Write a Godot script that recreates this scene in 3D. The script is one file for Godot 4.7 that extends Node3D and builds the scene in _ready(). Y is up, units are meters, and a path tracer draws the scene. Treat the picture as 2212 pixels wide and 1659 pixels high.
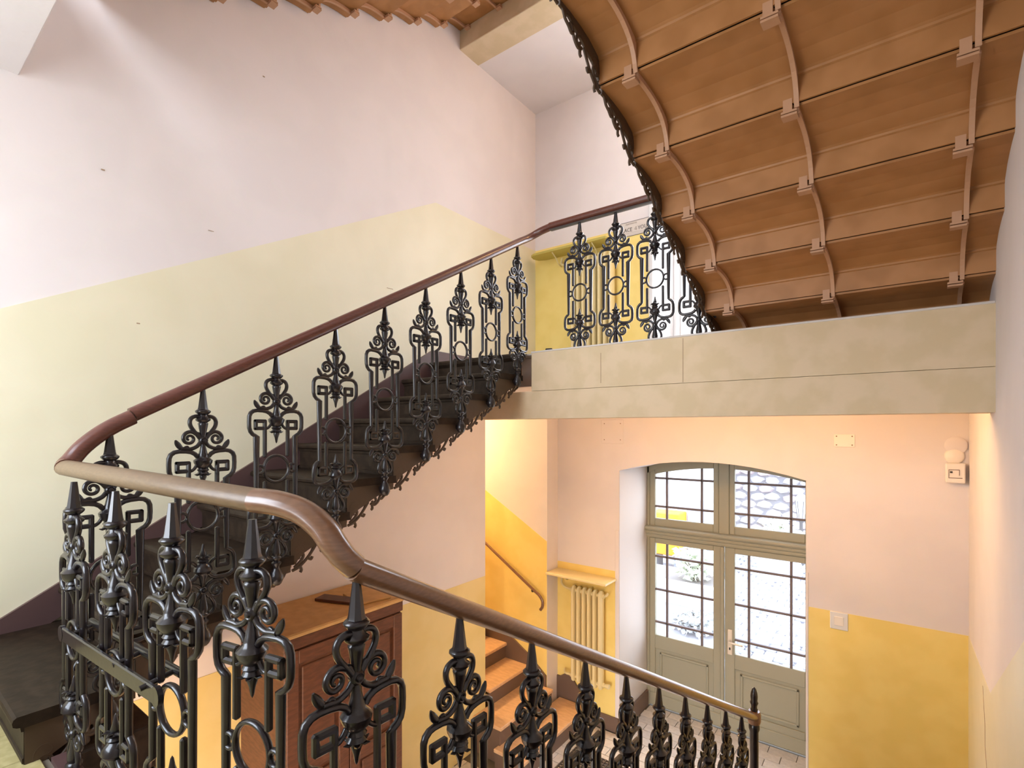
extends Node3D
# Stairwell of an old apartment house. World: x to the right along the street wall, y up (0 = ground floor tiles), -z into the house front ("D" = depth = -z).
const EYE := 3.05
const F := 1102.0
const YAW := 37.1

var used := {}
var M := {}
var rng := RandomNumberGenerator.new()

func P(x: float, d: float, y: float) -> Vector3:   # x, depth, height relative to the eye
	return Vector3(x, y + EYE, -d)

# ------------------------------------------------------------------ mesh builder
class MB:
	var v := PackedVector3Array()
	var n := PackedVector3Array()
	func tri(a: Vector3, b: Vector3, c: Vector3, na: Vector3, nb: Vector3, nc: Vector3) -> void:   # a b c run counter-clockwise seen from outside
		v.append(a); v.append(c); v.append(b)
		n.append(na); n.append(nc); n.append(nb)
	func quad(a: Vector3, b: Vector3, c: Vector3, d: Vector3) -> void:
		var nn := (b - a).cross(c - a)
		if nn.length_squared() < 1e-16:
			nn = (c - a).cross(d - a)
		nn = nn.normalized()
		tri(a, b, c, nn, nn, nn); tri(a, c, d, nn, nn, nn)
	func quad_o(a: Vector3, b: Vector3, c: Vector3, d: Vector3, from: Vector3) -> void:   # turned away from a point inside
		if (b - a).cross(c - a).dot((a + c) * 0.5 - from) < 0:
			quad(a, d, c, b)
		else:
			quad(a, b, c, d)
	func tri_o(a: Vector3, b: Vector3, c: Vector3, from: Vector3) -> void:
		var nn := (b - a).cross(c - a).normalized()
		if nn.dot(a - from) < 0:
			tri(a, c, b, -nn, -nn, -nn)
		else:
			tri(a, b, c, nn, nn, nn)
	func box(c: Vector3, s: Vector3, bev := 0.0, basis := Basis.IDENTITY) -> void:
		var h := s * 0.5
		var e: float = min(bev, min(h.x, min(h.y, h.z)) * 0.9)
		var pt := func(x: float, y: float, z: float) -> Vector3: return c + basis * Vector3(x, y, z)
		var ax := [Vector3(1, 0, 0), Vector3(0, 1, 0), Vector3(0, 0, 1)]
		for i in 3:
			var u: Vector3 = ax[(i + 1) % 3]; var w: Vector3 = ax[(i + 2) % 3]; var k: Vector3 = ax[i]
			var hk: float = h[i]; var hu: float = h[(i + 1) % 3]; var hw: float = h[(i + 2) % 3]
			for sg in [-1.0, 1.0]:
				var o: Vector3 = k * hk * sg
				var q := []
				for cc in [[-1, -1], [1, -1], [1, 1], [-1, 1]]:
					q.append(c + basis * (o + u * (hu - e) * cc[0] + w * (hw - e) * cc[1]))
				quad_o(q[0], q[1], q[2], q[3], c)
			if e > 0:
				for su in [-1.0, 1.0]:
					for sw in [-1.0, 1.0]:
						var l := hk - e
						var a1: Vector3 = u * hu * su + w * (hw - e) * sw
						var a2: Vector3 = u * (hu - e) * su + w * hw * sw
						quad_o(c + basis * (a1 - k * l), c + basis * (a1 + k * l), c + basis * (a2 + k * l), c + basis * (a2 - k * l), c)
		if e > 0:
			for sx in [-1.0, 1.0]:
				for sy in [-1.0, 1.0]:
					for sz in [-1.0, 1.0]:
						tri_o(c + basis * Vector3(h.x * sx, (h.y - e) * sy, (h.z - e) * sz), c + basis * Vector3((h.x - e) * sx, h.y * sy, (h.z - e) * sz), c + basis * Vector3((h.x - e) * sx, (h.y - e) * sy, h.z * sz), c)
	func span(a: Vector3, b: Vector3, bev := 0.0) -> void:
		box((a + b) * 0.5, (b - a).abs(), bev)
	func tube(p: PackedVector3Array, ra: Variant, rb: Variant, ref: Vector3, sides := 8, closed := false, caps := true) -> void:
		var cnt := p.size()
		var rings := []
		var norms := []
		for i in cnt:
			var t: Vector3
			if closed:
				t = p[(i + 1) % cnt] - p[(i - 1 + cnt) % cnt]
			else:
				t = p[min(i + 1, cnt - 1)] - p[max(i - 1, 0)]
			t = t.normalized()
			var a := ref.cross(t)
			if a.length() < 1e-4:
				a = Vector3(1, 0, 0).cross(t)
			a = a.normalized()
			var b := t.cross(a)
			var qa: float = ra[i] if ra is PackedFloat32Array else ra
			var qb: float = rb[i] if rb is PackedFloat32Array else rb
			# mitre: keep the width where the path turns a corner
			if i > 0 and i < cnt - 1 and not closed:
				var cs: float = (p[i] - p[i - 1]).normalized().dot(t)
				if cs > 0.5 and cs < 0.99:
					qa /= cs
			var r := PackedVector3Array(); var nr := PackedVector3Array()
			for k in sides:
				var an := TAU * (k + 0.5) / sides
				r.append(p[i] + a * cos(an) * qa + b * sin(an) * qb)
				nr.append((a * cos(an) / max(qa, 1e-5) + b * sin(an) / max(qb, 1e-5)).normalized())
			rings.append(r); norms.append(nr)
		var last := cnt if closed else cnt - 1
		for i in last:
			var r0: PackedVector3Array = rings[i]; var r1: PackedVector3Array = rings[(i + 1) % cnt]
			var n0: PackedVector3Array = norms[i]; var n1: PackedVector3Array = norms[(i + 1) % cnt]
			for k in sides:
				var k2 := (k + 1) % sides
				tri(r0[k], r0[k2], r1[k2], n0[k], n0[k2], n1[k2])
				tri(r0[k], r1[k2], r1[k], n0[k], n1[k2], n1[k])
		if caps and not closed:
			for e in [0, cnt - 1]:
				var r: PackedVector3Array = rings[e]
				var inner: Vector3 = p[1] if e == 0 else p[cnt - 2]
				for k in range(1, sides - 1):
					tri_o(r[0], r[k], r[k + 1], inner)
	func lathe(prof: PackedVector2Array, at: Vector3, segs := 12, basis := Basis.IDENTITY, flat := false) -> void:   # x = radius, y = height
		for i in prof.size() - 1:
			var a := prof[i]; var b := prof[i + 1]
			var nd := Vector2(b.y - a.y, a.x - b.x)
			if nd.length() < 1e-9:
				continue
			nd = nd.normalized()
			if nd.x < 0 and b.y < a.y: pass
			var n0 := nd; var n1 := nd
			if i > 0:
				var d0 := prof[i] - prof[i - 1]
				var m0 := Vector2(d0.y, -d0.x).normalized()
				if m0.dot(nd) > 0.6: n0 = (m0 + nd).normalized()
			if i < prof.size() - 2:
				var d1 := prof[i + 2] - prof[i + 1]
				var m1 := Vector2(d1.y, -d1.x).normalized()
				if m1.dot(nd) > 0.6: n1 = (m1 + nd).normalized()
			for k in segs:
				var t0 := TAU * k / segs; var t1 := TAU * (k + 1) / segs
				var u0 := Vector3(cos(t0), 0, sin(t0)); var u1 := Vector3(cos(t1), 0, sin(t1))
				var um := (u0 + u1).normalized()
				var up := Vector3(0, 1, 0)
				var p00 := at + basis * (u0 * a.x + up * a.y); var p01 := at + basis * (u1 * a.x + up * a.y)
				var p10 := at + basis * (u0 * b.x + up * b.y); var p11 := at + basis * (u1 * b.x + up * b.y)
				var f0 := um if flat else u0
				var f1 := um if flat else u1
				var na0 := basis * (f0 * n0.x + up * n0.y); var na1 := basis * (f1 * n0.x + up * n0.y)
				var nb0 := basis * (f0 * n1.x + up * n1.y); var nb1 := basis * (f1 * n1.x + up * n1.y)
				if a.x > 1e-6: tri(p00, p11, p01, na0, nb1, na1)
				if b.x > 1e-6: tri(p00, p10, p11, na0, nb0, nb1)
	func prism(poly: PackedVector2Array, f: Callable, w0: float, w1: float) -> void:   # f(u, v, w) -> point
		var ids := Geometry2D.triangulate_polygon(poly)
		var wm := (w0 + w1) * 0.5
		for w in [w0, w1]:
			for i in range(0, ids.size(), 3):
				var a := poly[ids[i]]; var b := poly[ids[i + 1]]; var c := poly[ids[i + 2]]
				var m := (a + b + c) / 3.0
				tri_o(f.call(a.x, a.y, w), f.call(b.x, b.y, w), f.call(c.x, c.y, w), f.call(m.x, m.y, wm))
		var ccw := not Geometry2D.is_polygon_clockwise(poly)
		for i in poly.size():
			var a := poly[i]; var b := poly[(i + 1) % poly.size()]
			var d := (b - a).normalized()
			var out := Vector2(d.y, -d.x) * 0.001
			if not ccw: out = -out
			var mm := (a + b) * 0.5 - out
			quad_o(f.call(a.x, a.y, w0), f.call(b.x, b.y, w0), f.call(b.x, b.y, w1), f.call(a.x, a.y, w1), f.call(mm.x, mm.y, wm))

func numbered(called: String, parent: Node) -> String:
	var key := str(parent.get_instance_id()) + called
	var k: int = used.get(key, 0)
	used[key] = k + 1
	return called if k == 0 else "%s_%03d" % [called, k]

func gpos(nd: Node) -> Vector3:
	var p := Vector3.ZERO
	while nd != self and nd != null:
		p += (nd as Node3D).position
		nd = nd.get_parent()
	return p

func mesh_of(mb: MB, org := Vector3.ZERO) -> ArrayMesh:
	var arr := []
	arr.resize(Mesh.ARRAY_MAX)
	var vv := mb.v
	if org != Vector3.ZERO:
		vv = PackedVector3Array()
		vv.resize(mb.v.size())
		for i in mb.v.size(): vv[i] = mb.v[i] - org
	arr[Mesh.ARRAY_VERTEX] = vv
	arr[Mesh.ARRAY_NORMAL] = mb.n
	var am := ArrayMesh.new()
	am.add_surface_from_arrays(Mesh.PRIMITIVE_TRIANGLES, arr)
	return am

func put(mb: MB, called: String, mat: Material, parent: Node = self, base := Vector3.INF) -> MeshInstance3D:
	var o := MeshInstance3D.new()
	o.name = numbered(called, parent)
	var g := gpos(parent)
	if base == Vector3.INF and parent == self:
		var lo := mb.v[0]; var hi := mb.v[0]
		for q in mb.v:
			lo = lo.min(q); hi = hi.max(q)
		base = Vector3((lo.x + hi.x) * 0.5, lo.y, (lo.z + hi.z) * 0.5)
	if base == Vector3.INF: base = g
	o.mesh = mesh_of(mb, base)
	o.mesh.surface_set_material(0, mat)
	parent.add_child(o, true)
	o.position = base - g
	return o

func share(mesh: Mesh, called: String, parent: Node, at: Vector3, turn := 0.0) -> MeshInstance3D:
	var o := MeshInstance3D.new()
	o.name = numbered(called, parent)
	o.mesh = mesh
	parent.add_child(o, true)
	o.position = at - gpos(parent)
	o.rotation.y = turn
	return o

func tag(o: Node, label: String, category: String, group := "") -> Node:
	o.set_meta("label", label)
	o.set_meta("category", category)
	if group: o.set_meta("group", group)
	return o

func structure(o: Node, label := "", category := "") -> Node:
	o.set_meta("kind", "structure")
	if label: o.set_meta("label", label)
	if category: o.set_meta("category", category)
	return o

func thing(called: String, label: String, category: String, at: Vector3, group := "") -> Node3D:
	var o := Node3D.new()
	o.name = numbered(called, self)
	add_child(o, true)
	o.position = at
	tag(o, label, category, group)
	return o

func copy_of(src: Node3D, at: Vector3, turn: float, label: String, group := "") -> Node3D:
	var base := String(src.name)
	var c: Node3D = src.duplicate()
	c.name = numbered(base, self)
	add_child(c, true)
	c.position = at
	c.rotation.y = turn
	c.set_meta("label", label)
	if group: c.set_meta("group", group)
	return c

func catmull(pts: PackedVector3Array, per := 6, closed := false) -> PackedVector3Array:
	var out := PackedVector3Array()
	var c := pts.size()
	var segs := c if closed else c - 1
	for i in segs:
		var p0: Vector3 = pts[(i - 1 + c) % c] if closed or i > 0 else pts[0] * 2 - pts[1]
		var p1 := pts[i]
		var p2 := pts[(i + 1) % c]
		var p3: Vector3 = pts[(i + 2) % c] if closed or i < c - 2 else pts[c - 1] * 2 - pts[c - 2]
		for k in per:
			out.append(p1.cubic_interpolate(p2, p0, p3, float(k) / per))
	if not closed: out.append(pts[c - 1])
	return out

func flat_path(a: Array, z := 0.0) -> PackedVector3Array:
	var out := PackedVector3Array()
	for q in a: out.append(Vector3(q[0], q[1], z))
	return out

# ------------------------------------------------------------------ materials
func paint(col: Color, rough := 0.6, bump := 0.0, scale := 6.0, spec := 0.5) -> StandardMaterial3D:
	var m := StandardMaterial3D.new()
	m.albedo_color = col
	m.roughness = rough
	m.metallic_specular = spec
	if bump > 0:
		m.normal_enabled = true
		m.normal_texture = M.plaster_normal
		m.normal_scale = bump
		m.uv1_triplanar = true
		m.uv1_world_triplanar = true
		m.uv1_scale = Vector3.ONE * scale
	return m

func noise_tex(freq: float, oct: int, as_normal: bool, ramp: Gradient = null, sd := 1, size := 512) -> NoiseTexture2D:
	var t := NoiseTexture2D.new()
	var fn := FastNoiseLite.new()
	fn.seed = sd
	fn.frequency = freq
	fn.fractal_octaves = oct
	t.noise = fn
	t.width = size; t.height = size
	t.seamless = true
	if as_normal:
		t.as_normal_map = true
		t.bump_strength = 4.0
	if ramp: t.color_ramp = ramp
	return t

func ramp2(a: Color, b: Color, lo := 0.0, hi := 1.0) -> Gradient:
	var g := Gradient.new()
	g.set_color(0, a); g.set_offset(0, lo)
	g.set_color(1, b); g.set_offset(1, hi)
	return g

func mottled(tex: Texture2D, rough: float, bump: float, scale: Vector3, spec := 0.5) -> StandardMaterial3D:
	var m := paint(Color.WHITE, rough, bump, scale.x, spec)
	m.albedo_texture = tex
	m.uv1_triplanar = true
	m.uv1_world_triplanar = true
	m.uv1_scale = scale
	return m

func make_materials() -> void:
	M.plaster_normal = noise_tex(0.02, 4, true, null, 3)
	var wall := Color(0.90, 0.87, 0.86)
	M.wall = mottled(noise_tex(0.006, 3, false, ramp2(wall * 0.985, wall, 0.3, 0.7), 5), 0.75, 0.10, Vector3.ONE * 0.6)
	M.ceiling = paint(Color(0.90, 0.87, 0.86), 0.85, 0.1, 0.6)
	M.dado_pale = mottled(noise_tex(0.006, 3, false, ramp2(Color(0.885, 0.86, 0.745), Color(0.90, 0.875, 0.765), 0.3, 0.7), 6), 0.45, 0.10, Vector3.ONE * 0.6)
	M.dado_yellow = mottled(noise_tex(0.01, 3, false, ramp2(Color(0.945, 0.84, 0.49), Color(0.96, 0.86, 0.52), 0.3, 0.7), 7), 0.45, 0.10, Vector3.ONE * 0.6)
	M.dado_hall_daylit = mottled(noise_tex(0.008, 3, false, ramp2(Color(0.90, 0.81, 0.54), Color(0.915, 0.83, 0.58), 0.3, 0.7), 17), 0.45, 0.10, Vector3.ONE * 0.6)  # yellow dado paint, made paler to hold the daylight from the house door
	M.beam = mottled(noise_tex(0.012, 4, false, ramp2(Color(0.81, 0.73, 0.59), Color(0.84, 0.76, 0.63), 0.3, 0.7), 8), 0.7, 0.15, Vector3.ONE * 0.8)
	M.reveal = paint(Color(0.81, 0.785, 0.76), 0.5, 0.08, 0.7)
	M.iron = paint(Color(0.100, 0.076, 0.085), 0.36, 0.08, 5.0, 0.4)
	M.iron.clearcoat_enabled = true
	M.iron.clearcoat = 0.65
	M.iron.clearcoat_roughness = 0.12
	M.step = mottled(noise_tex(0.02, 4, false, ramp2(Color(0.155, 0.115, 0.085), Color(0.20, 0.155, 0.115), 0.3, 0.7), 9), 0.5, 0.1, Vector3.ONE * 1.5, 0.3)
	M.string = paint(Color(0.34, 0.25, 0.24), 0.45, 0.06, 1.5)
	M.soffit = mottled(noise_tex(0.01, 3, false, ramp2(Color(0.64, 0.445, 0.255), Color(0.69, 0.49, 0.30), 0.3, 0.7), 10), 0.5, 0.08, Vector3.ONE * 0.9)
	M.rib = paint(Color(0.74, 0.57, 0.44), 0.55, 0.1, 3.0)
	M.cheek = paint(Color(0.29, 0.22, 0.155), 0.5, 0.08, 2.0)
	var grain := ramp2(Color(0.33, 0.18, 0.14), Color(0.39, 0.22, 0.17), 0.25, 0.75)
	M.rail = mottled(noise_tex(0.03, 4, false, grain, 11), 0.34, 0.04, Vector3(2, 8, 2))
	M.rail.clearcoat_enabled = true
	M.rail.clearcoat = 0.25
	M.rail.clearcoat_roughness = 0.15
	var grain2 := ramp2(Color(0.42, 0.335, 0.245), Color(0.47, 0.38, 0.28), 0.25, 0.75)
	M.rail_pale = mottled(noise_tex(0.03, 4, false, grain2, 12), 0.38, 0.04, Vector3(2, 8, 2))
	var grain3 := ramp2(Color(0.455, 0.325, 0.235), Color(0.52, 0.375, 0.275), 0.25, 0.75)
	M.rail_mid = mottled(noise_tex(0.03, 4, false, grain3, 13), 0.28, 0.04, Vector3(2, 8, 2))
	M.rail_mid.clearcoat_enabled = true
	M.rail_mid.clearcoat = 0.6
	M.rail_mid.clearcoat_roughness = 0.18
	M.door = paint(Color(0.60, 0.585, 0.50), 0.5, 0.05, 2.0)
	M.muntin = paint(Color(0.42, 0.37, 0.36), 0.5)
	M.white = paint(Color(0.88, 0.88, 0.88), 0.4)
	M.cream = paint(Color(0.90, 0.83, 0.62), 0.35, 0.05, 3.0)
	M.plastic = paint(Color(0.94, 0.91, 0.87), 0.4)
	M.screw = paint(Color(0.50, 0.38, 0.28), 0.5)
	M.dark = paint(Color(0.12, 0.09, 0.07), 0.6)
	M.brass = paint(Color(0.85, 0.80, 0.72), 0.3)
	M.brass.metallic = 0.35
	var cab := ramp2(Color(0.32, 0.19, 0.125), Color(0.39, 0.235, 0.155), 0.25, 0.75)
	M.cabinet = mottled(noise_tex(0.02, 4, false, cab, 14), 0.5, 0.05, Vector3(1, 4, 1))
	M.cabinet_top = mottled(noise_tex(0.02, 4, false, ramp2(Color(0.74, 0.59, 0.37), Color(0.79, 0.63, 0.41), 0.25, 0.75), 15), 0.6, 0.05, Vector3.ONE)
	M.wood_step = mottled(noise_tex(0.015, 4, false, ramp2(Color(0.82, 0.66, 0.50), Color(0.87, 0.71, 0.54), 0.25, 0.75), 16), 0.5, 0.05, Vector3(1, 1, 3))
	M.skirting = paint(Color(0.42, 0.34, 0.29), 0.5, 0.05, 2.0)
	M.tile = []
	for i in 3:
		M.tile.append(mottled(noise_tex(0.02, 3, false, ramp2(Color(0.84, 0.81, 0.77) * (0.95 + 0.025 * i), Color(0.88, 0.85, 0.81) * (0.95 + 0.025 * i), 0.3, 0.7), 20 + i), 0.4, 0.05, Vector3.ONE * 2.0))
	for t in M.tile: t.albedo_color.a = 1.0
	M.tile_cream = mottled(noise_tex(0.02, 3, false, ramp2(Color(0.70, 0.65, 0.45), Color(0.76, 0.71, 0.51), 0.3, 0.7), 24), 0.45, 0.05, Vector3.ONE * 2.0)
	M.grout = paint(Color(0.46, 0.42, 0.36), 0.9)
	M.mat_grate = paint(Color(0.30, 0.27, 0.25), 0.5)
	M.glass = StandardMaterial3D.new()
	M.glass.transparency = BaseMaterial3D.TRANSPARENCY_ALPHA
	M.glass.albedo_color = Color(0.95, 0.97, 1.0, 0.06)
	M.glass.roughness = 0.02
	M.lamp = StandardMaterial3D.new()
	M.lamp.albedo_color = Color(1, 0.95, 0.85)
	M.lamp.emission_enabled = true
	M.lamp.emission = Color(1.0, 0.82, 0.55)
	M.lamp.emission_energy_multiplier = 2.0
	M.stone = []
	for i in 4:
		M.stone.append(paint([Color(0.74, 0.72, 0.72), Color(0.64, 0.63, 0.64), Color(0.80, 0.78, 0.78), Color(0.72, 0.66, 0.66)][i], 0.85, 0.4, 2.0))
	M.cobble = []
	for i in 3:
		M.cobble.append(paint([Color(0.66, 0.66, 0.68), Color(0.54, 0.54, 0.57), Color(0.72, 0.72, 0.73)][i], 0.8, 0.3, 3.0))
	M.mortar = paint(Color(0.56, 0.55, 0.56), 0.95)
	M.leaf = paint(Color(0.86, 0.88, 0.82), 0.6)
	M.leaf.backlight_enabled = true
	M.leaf.backlight = Color(0.5, 0.52, 0.4)
	M.leaf_grey = paint(Color(0.80, 0.81, 0.80), 0.7)
	M.stem = paint(Color(0.40, 0.34, 0.28), 0.8)
	M.render_white = paint(Color(0.85, 0.85, 0.85), 0.9)
	M.orange = paint(Color(0.95, 0.62, 0.14), 0.5)
	M.grey_panel = paint(Color(0.60, 0.61, 0.63), 0.6)
	M.earth = paint(Color(0.55, 0.52, 0.50), 0.95)
	M.lead = paint(Color(0.34, 0.33, 0.33), 0.5)
	M.olive = paint(Color(0.74, 0.68, 0.34), 0.5, 0.05, 2.0)  # landing shelf: shadow of its underside put into the olive tint
	M.hairline = paint(Color(0.64, 0.54, 0.43), 0.8)
	M.sign = paint(Color(0.84, 0.80, 0.76), 0.4)
	M.print = paint(Color(0.35, 0.32, 0.30), 0.6)
	M.print_pale = paint(Color(0.66, 0.60, 0.54), 0.6)

# ------------------------------------------------------------------ baluster
func spiral(cx: float, cy: float, r0: float, r1: float, a0: float, a1: float, cnt: int, sx: float) -> Array:
	var out := []
	for i in cnt + 1:
		var t := float(i) / cnt
		var a: float = lerp(a0, a1, t)
		var r: float = lerp(r0, r1, pow(t, 0.85))
		out.append([sx * (cx + cos(a) * r), cy + sin(a) * r])
	return out

func bal_tube(mb: MB, a: Array, r := 0.0085, rz := 0.009, smooth := 0, taper := false) -> void:
	var p := flat_path(a)
	if smooth > 0: p = catmull(p, smooth)
	if taper:
		var ra := PackedFloat32Array(); var rb := PackedFloat32Array()
		for i in p.size():
			var t := float(i) / (p.size() - 1)
			ra.append(r * lerp(1.0, 0.55, t)); rb.append(rz * lerp(1.0, 0.7, t))
		mb.tube(p, ra, rb, Vector3(0, 0, 1), 8)
	else:
		mb.tube(p, r, rz, Vector3(0, 0, 1), 8)

# Heights below are measured from the tip downwards; tip = 0.92 above the tread.
func make_baluster() -> Node3D:
	var T := 0.92
	var root := thing("baluster", "", "baluster", Vector3.ZERO)
	var mb := MB.new()
	# faceted spear tip
	mb.lathe(PackedVector2Array([Vector2(0.0195, T - 0.076), Vector2(0.0175, T - 0.068), Vector2(0.0095, T - 0.004), Vector2(0.0085, T + 0.006), Vector2(0, T + 0.006)]), Vector3.ZERO, 8, Basis.IDENTITY, true)
	put(mb, "spear_tip", M.iron, root)
	mb = MB.new()
	mb.lathe(PackedVector2Array([Vector2(0, T - 0.20), Vector2(0.009, T - 0.195), Vector2(0.010, T - 0.18), Vector2(0.017, T - 0.140), Vector2(0.0185, T - 0.132), Vector2(0.015, T - 0.128), Vector2(0.026, T - 0.120), Vector2(0.027, T - 0.114), Vector2(0.017, T - 0.106), Vector2(0.015, T - 0.098), Vector2(0.022, T - 0.093), Vector2(0.0275, T - 0.086), Vector2(0.0275, T - 0.082), Vector2(0.020, T - 0.076), Vector2(0, T - 0.075)]), Vector3.ZERO, 12)
	put(mb, "collar", M.iron, root)
	# stem, central knob and leafy drop
	for sgn in [1.0, -1.0]:
		var yc := T - 0.496
		var m2 := MB.new()
		var prof := []
		for q in [[0.0, 0.385], [0.004, 0.378], [0.007, 0.360], [0.013, 0.342], [0.011, 0.335], [0.022, 0.330], [0.016, 0.322], [0.022, 0.316], [0.017, 0.309], [0.026, 0.300], [0.032, 0.288], [0.034, 0.278], [0.026, 0.270], [0.019, 0.264], [0.018, 0.256], [0.0145, 0.245], [0.009, 0.220], [0.008, 0.205]]:
			prof.append(Vector2(q[0], yc + sgn * (0.496 - q[1])))
		if sgn < 0: prof.reverse()
		m2.lathe(PackedVector2Array(prof), Vector3.ZERO, 12)
		# spiky leaves round the drop
		for k in 6:
			var an := TAU * k / 6.0
			var dirv := Vector3(cos(an), 0, sin(an))
			var yy: float = yc + sgn * (0.496 - 0.330)
			m2.tube(PackedVector3Array([Vector3(0, yy, 0) + dirv * 0.008, Vector3(0, yy - sgn * 0.005, 0) + dirv * 0.022, Vector3(0, yy - sgn * 0.002, 0) + dirv * 0.031]), PackedFloat32Array([0.009, 0.006, 0.001]), PackedFloat32Array([0.006, 0.004, 0.001]), Vector3(0, 1, 0), 6)
		put(m2, "knob", M.iron, root)
		# rosette
		m2 = MB.new()
		var ry: float = yc + sgn * (0.496 - 0.199)
		for zz in [-1.0, 1.0]:
			m2.lathe(PackedVector2Array([Vector2(0.0165, 0), Vector2(0.0160, 0.008), Vector2(0.011, 0.012), Vector2(0.008, 0.011), Vector2(0.006, 0.016), Vector2(0, 0.017)]), Vector3(0, ry, 0), 12, Basis(Vector3(1, 0, 0), PI / 2 * zz))
		put(m2, "rosette", M.iron, root)
		for sx in [-1.0, 1.0]:
			# outer frame half with its shoulders
			m2 = MB.new()
			var Y := func(q: float) -> float: return yc + sgn * (0.496 - q)
			# volute
			var vol := [[sx * 0.012, Y.call(0.186)], [sx * 0.020, Y.call(0.172)]]
			for i in 27:
				var t := i / 26.0
				var an: float = lerp(PI * 0.78, -PI * 2.35, t)
				var rr: float = lerp(0.0295, 0.006, pow(t, 0.8))
				vol.append([sx * (0.0485 + cos(an) * rr), Y.call(0.191 - sin(an) * rr)])
			bal_tube(m2, vol, 0.0082, 0.0085, 2, true)
			put(m2, "volute", M.iron, root)
			# lower scroll with its leaf
			m2 = MB.new()
			bal_tube(m2, [[sx * 0.010, Y.call(0.207)], [sx * 0.022, Y.call(0.222)], [sx * 0.042, Y.call(0.231)], [sx * 0.062, Y.call(0.230)], [sx * 0.078, Y.call(0.229)]], 0.0075, 0.008, 4)
			bal_tube(m2, [[sx * 0.050, Y.call(0.232)], [sx * 0.056, Y.call(0.222)], [sx * 0.066, Y.call(0.224)]], 0.0055, 0.006, 3, true)
			var lp := catmull(flat_path([[sx * 0.072, Y.call(0.232)], [sx * 0.083, Y.call(0.222)], [sx * 0.092, Y.call(0.208)], [sx * 0.097, Y.call(0.196)]]), 4)
			var la := PackedFloat32Array(); var lb := PackedFloat32Array()
			for i in lp.size():
				var t := float(i) / (lp.size() - 1)
				la.append(0.002 + 0.0085 * sin(PI * clamp(t * 0.85 + 0.12, 0, 1))); lb.append(0.002 + 0.005 * sin(PI * clamp(t * 0.85 + 0.12, 0, 1)))
			m2.tube(lp, la, lb, Vector3(0, 0, 1), 8)
			put(m2, "leaf_scroll", M.iron, root)
			# lyre: on top round the collar, below round the foot
			m2 = MB.new()
			if sgn > 0:
				bal_tube(m2, [[sx * 0.014, Y.call(0.104)], [sx * 0.027, Y.call(0.1035)], [sx * 0.041, Y.call(0.110)], [sx * 0.0475, Y.call(0.124)], [sx * 0.045, Y.call(0.142)], [sx * 0.034, Y.call(0.160)], [sx * 0.021, Y.call(0.177)], [sx * 0.011, Y.call(0.191)]], 0.0078, 0.0085, 4)
			else:
				bal_tube(m2, [[sx * 0.012, T - 0.890], [sx * 0.026, T - 0.889], [sx * 0.038, T - 0.880], [sx * 0.0425, T - 0.866], [sx * 0.038, T - 0.846], [sx * 0.026, T - 0.824], [sx * 0.012, T - 0.801]], 0.0075, 0.0085, 4)
			put(m2, "lyre", M.iron, root)
			# curved bracket from knob to inner bar
			m2 = MB.new()
			bal_tube(m2, [[sx * 0.024, Y.call(0.298)], [sx * 0.032, Y.call(0.310)], [sx * 0.043, Y.call(0.318)], [sx * 0.053, Y.call(0.318)]], 0.006, 0.0075, 4)
			put(m2, "bracket", M.iron, root)
	# key frames: outer bar with rounded shoulders, inner bar with square meander ends
	for sx in [-1.0, 1.0]:
		var yc := T - 0.496
		mb = MB.new()
		var outer := []
		var up := [[0.020, 0.263], [0.029, 0.252], [0.042, 0.2445], [0.060, 0.241], [0.085, 0.240], [0.101, 0.243], [0.113, 0.252], [0.1185, 0.266], [0.1195, 0.290], [0.1185, 0.315], [0.114, 0.331], [0.104, 0.343], [0.0955, 0.348], [0.0885, 0.353]]
		for q in up: outer.append([sx * q[0], yc + 0.496 - q[1]])
		up.reverse()
		for q in up: outer.append([sx * q[0], yc - 0.496 + q[1]])
		bal_tube(mb, outer, 0.0085, 0.0095)
		put(mb, "outer_bar", M.iron, root)
		mb = MB.new()
		for sgn in [1.0, -1.0]:
			var key := [[0.052, 0.44], [0.052, 0.2865], [0.0915, 0.2865], [0.0915, 0.3175], [0.061, 0.3175]]
			var pts := []
			for q in key: pts.append([sx * q[0], yc + sgn * (0.496 - q[1])])
			# square corners: boxes so that the meander keeps its edges
			for i in pts.size() - 1:
				var a := Vector3(pts[i][0], pts[i][1], 0); var b := Vector3(pts[i + 1][0], pts[i + 1][1], 0)
				var c := (a + b) * 0.5
				var d := (b - a).abs()
				mb.box(c, Vector3(d.x + 0.0155, d.y + (0.0155 if i > 0 else 0.008), 0.017), 0.0045)
			put(mb, "inner_bar", M.iron, root)
			mb = MB.new()
		# link ring
		mb = MB.new()
		var lr := PackedVector3Array()
		for i in 14: lr.append(Vector3(sx * 0.0735 + cos(TAU * i / 14) * 0.0175, yc + sin(TAU * i / 14) * 0.0175, 0))
		mb.tube(lr, 0.0062, 0.008, Vector3(0, 0, 1), 8, true)
		put(mb, "link_ring", M.iron, root)
	mb = MB.new()
	var big := PackedVector3Array()
	for i in 28: big.append(Vector3(cos(TAU * i / 28) * 0.0565, T - 0.496 + sin(TAU * i / 28) * 0.0585, 0))
	mb.tube(big, 0.0065, 0.0085, Vector3(0, 0, 1), 8, true)
	put(mb, "centre_ring", M.iron, root)
	# foot: stem, collars and bulb
	mb = MB.new()
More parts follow.
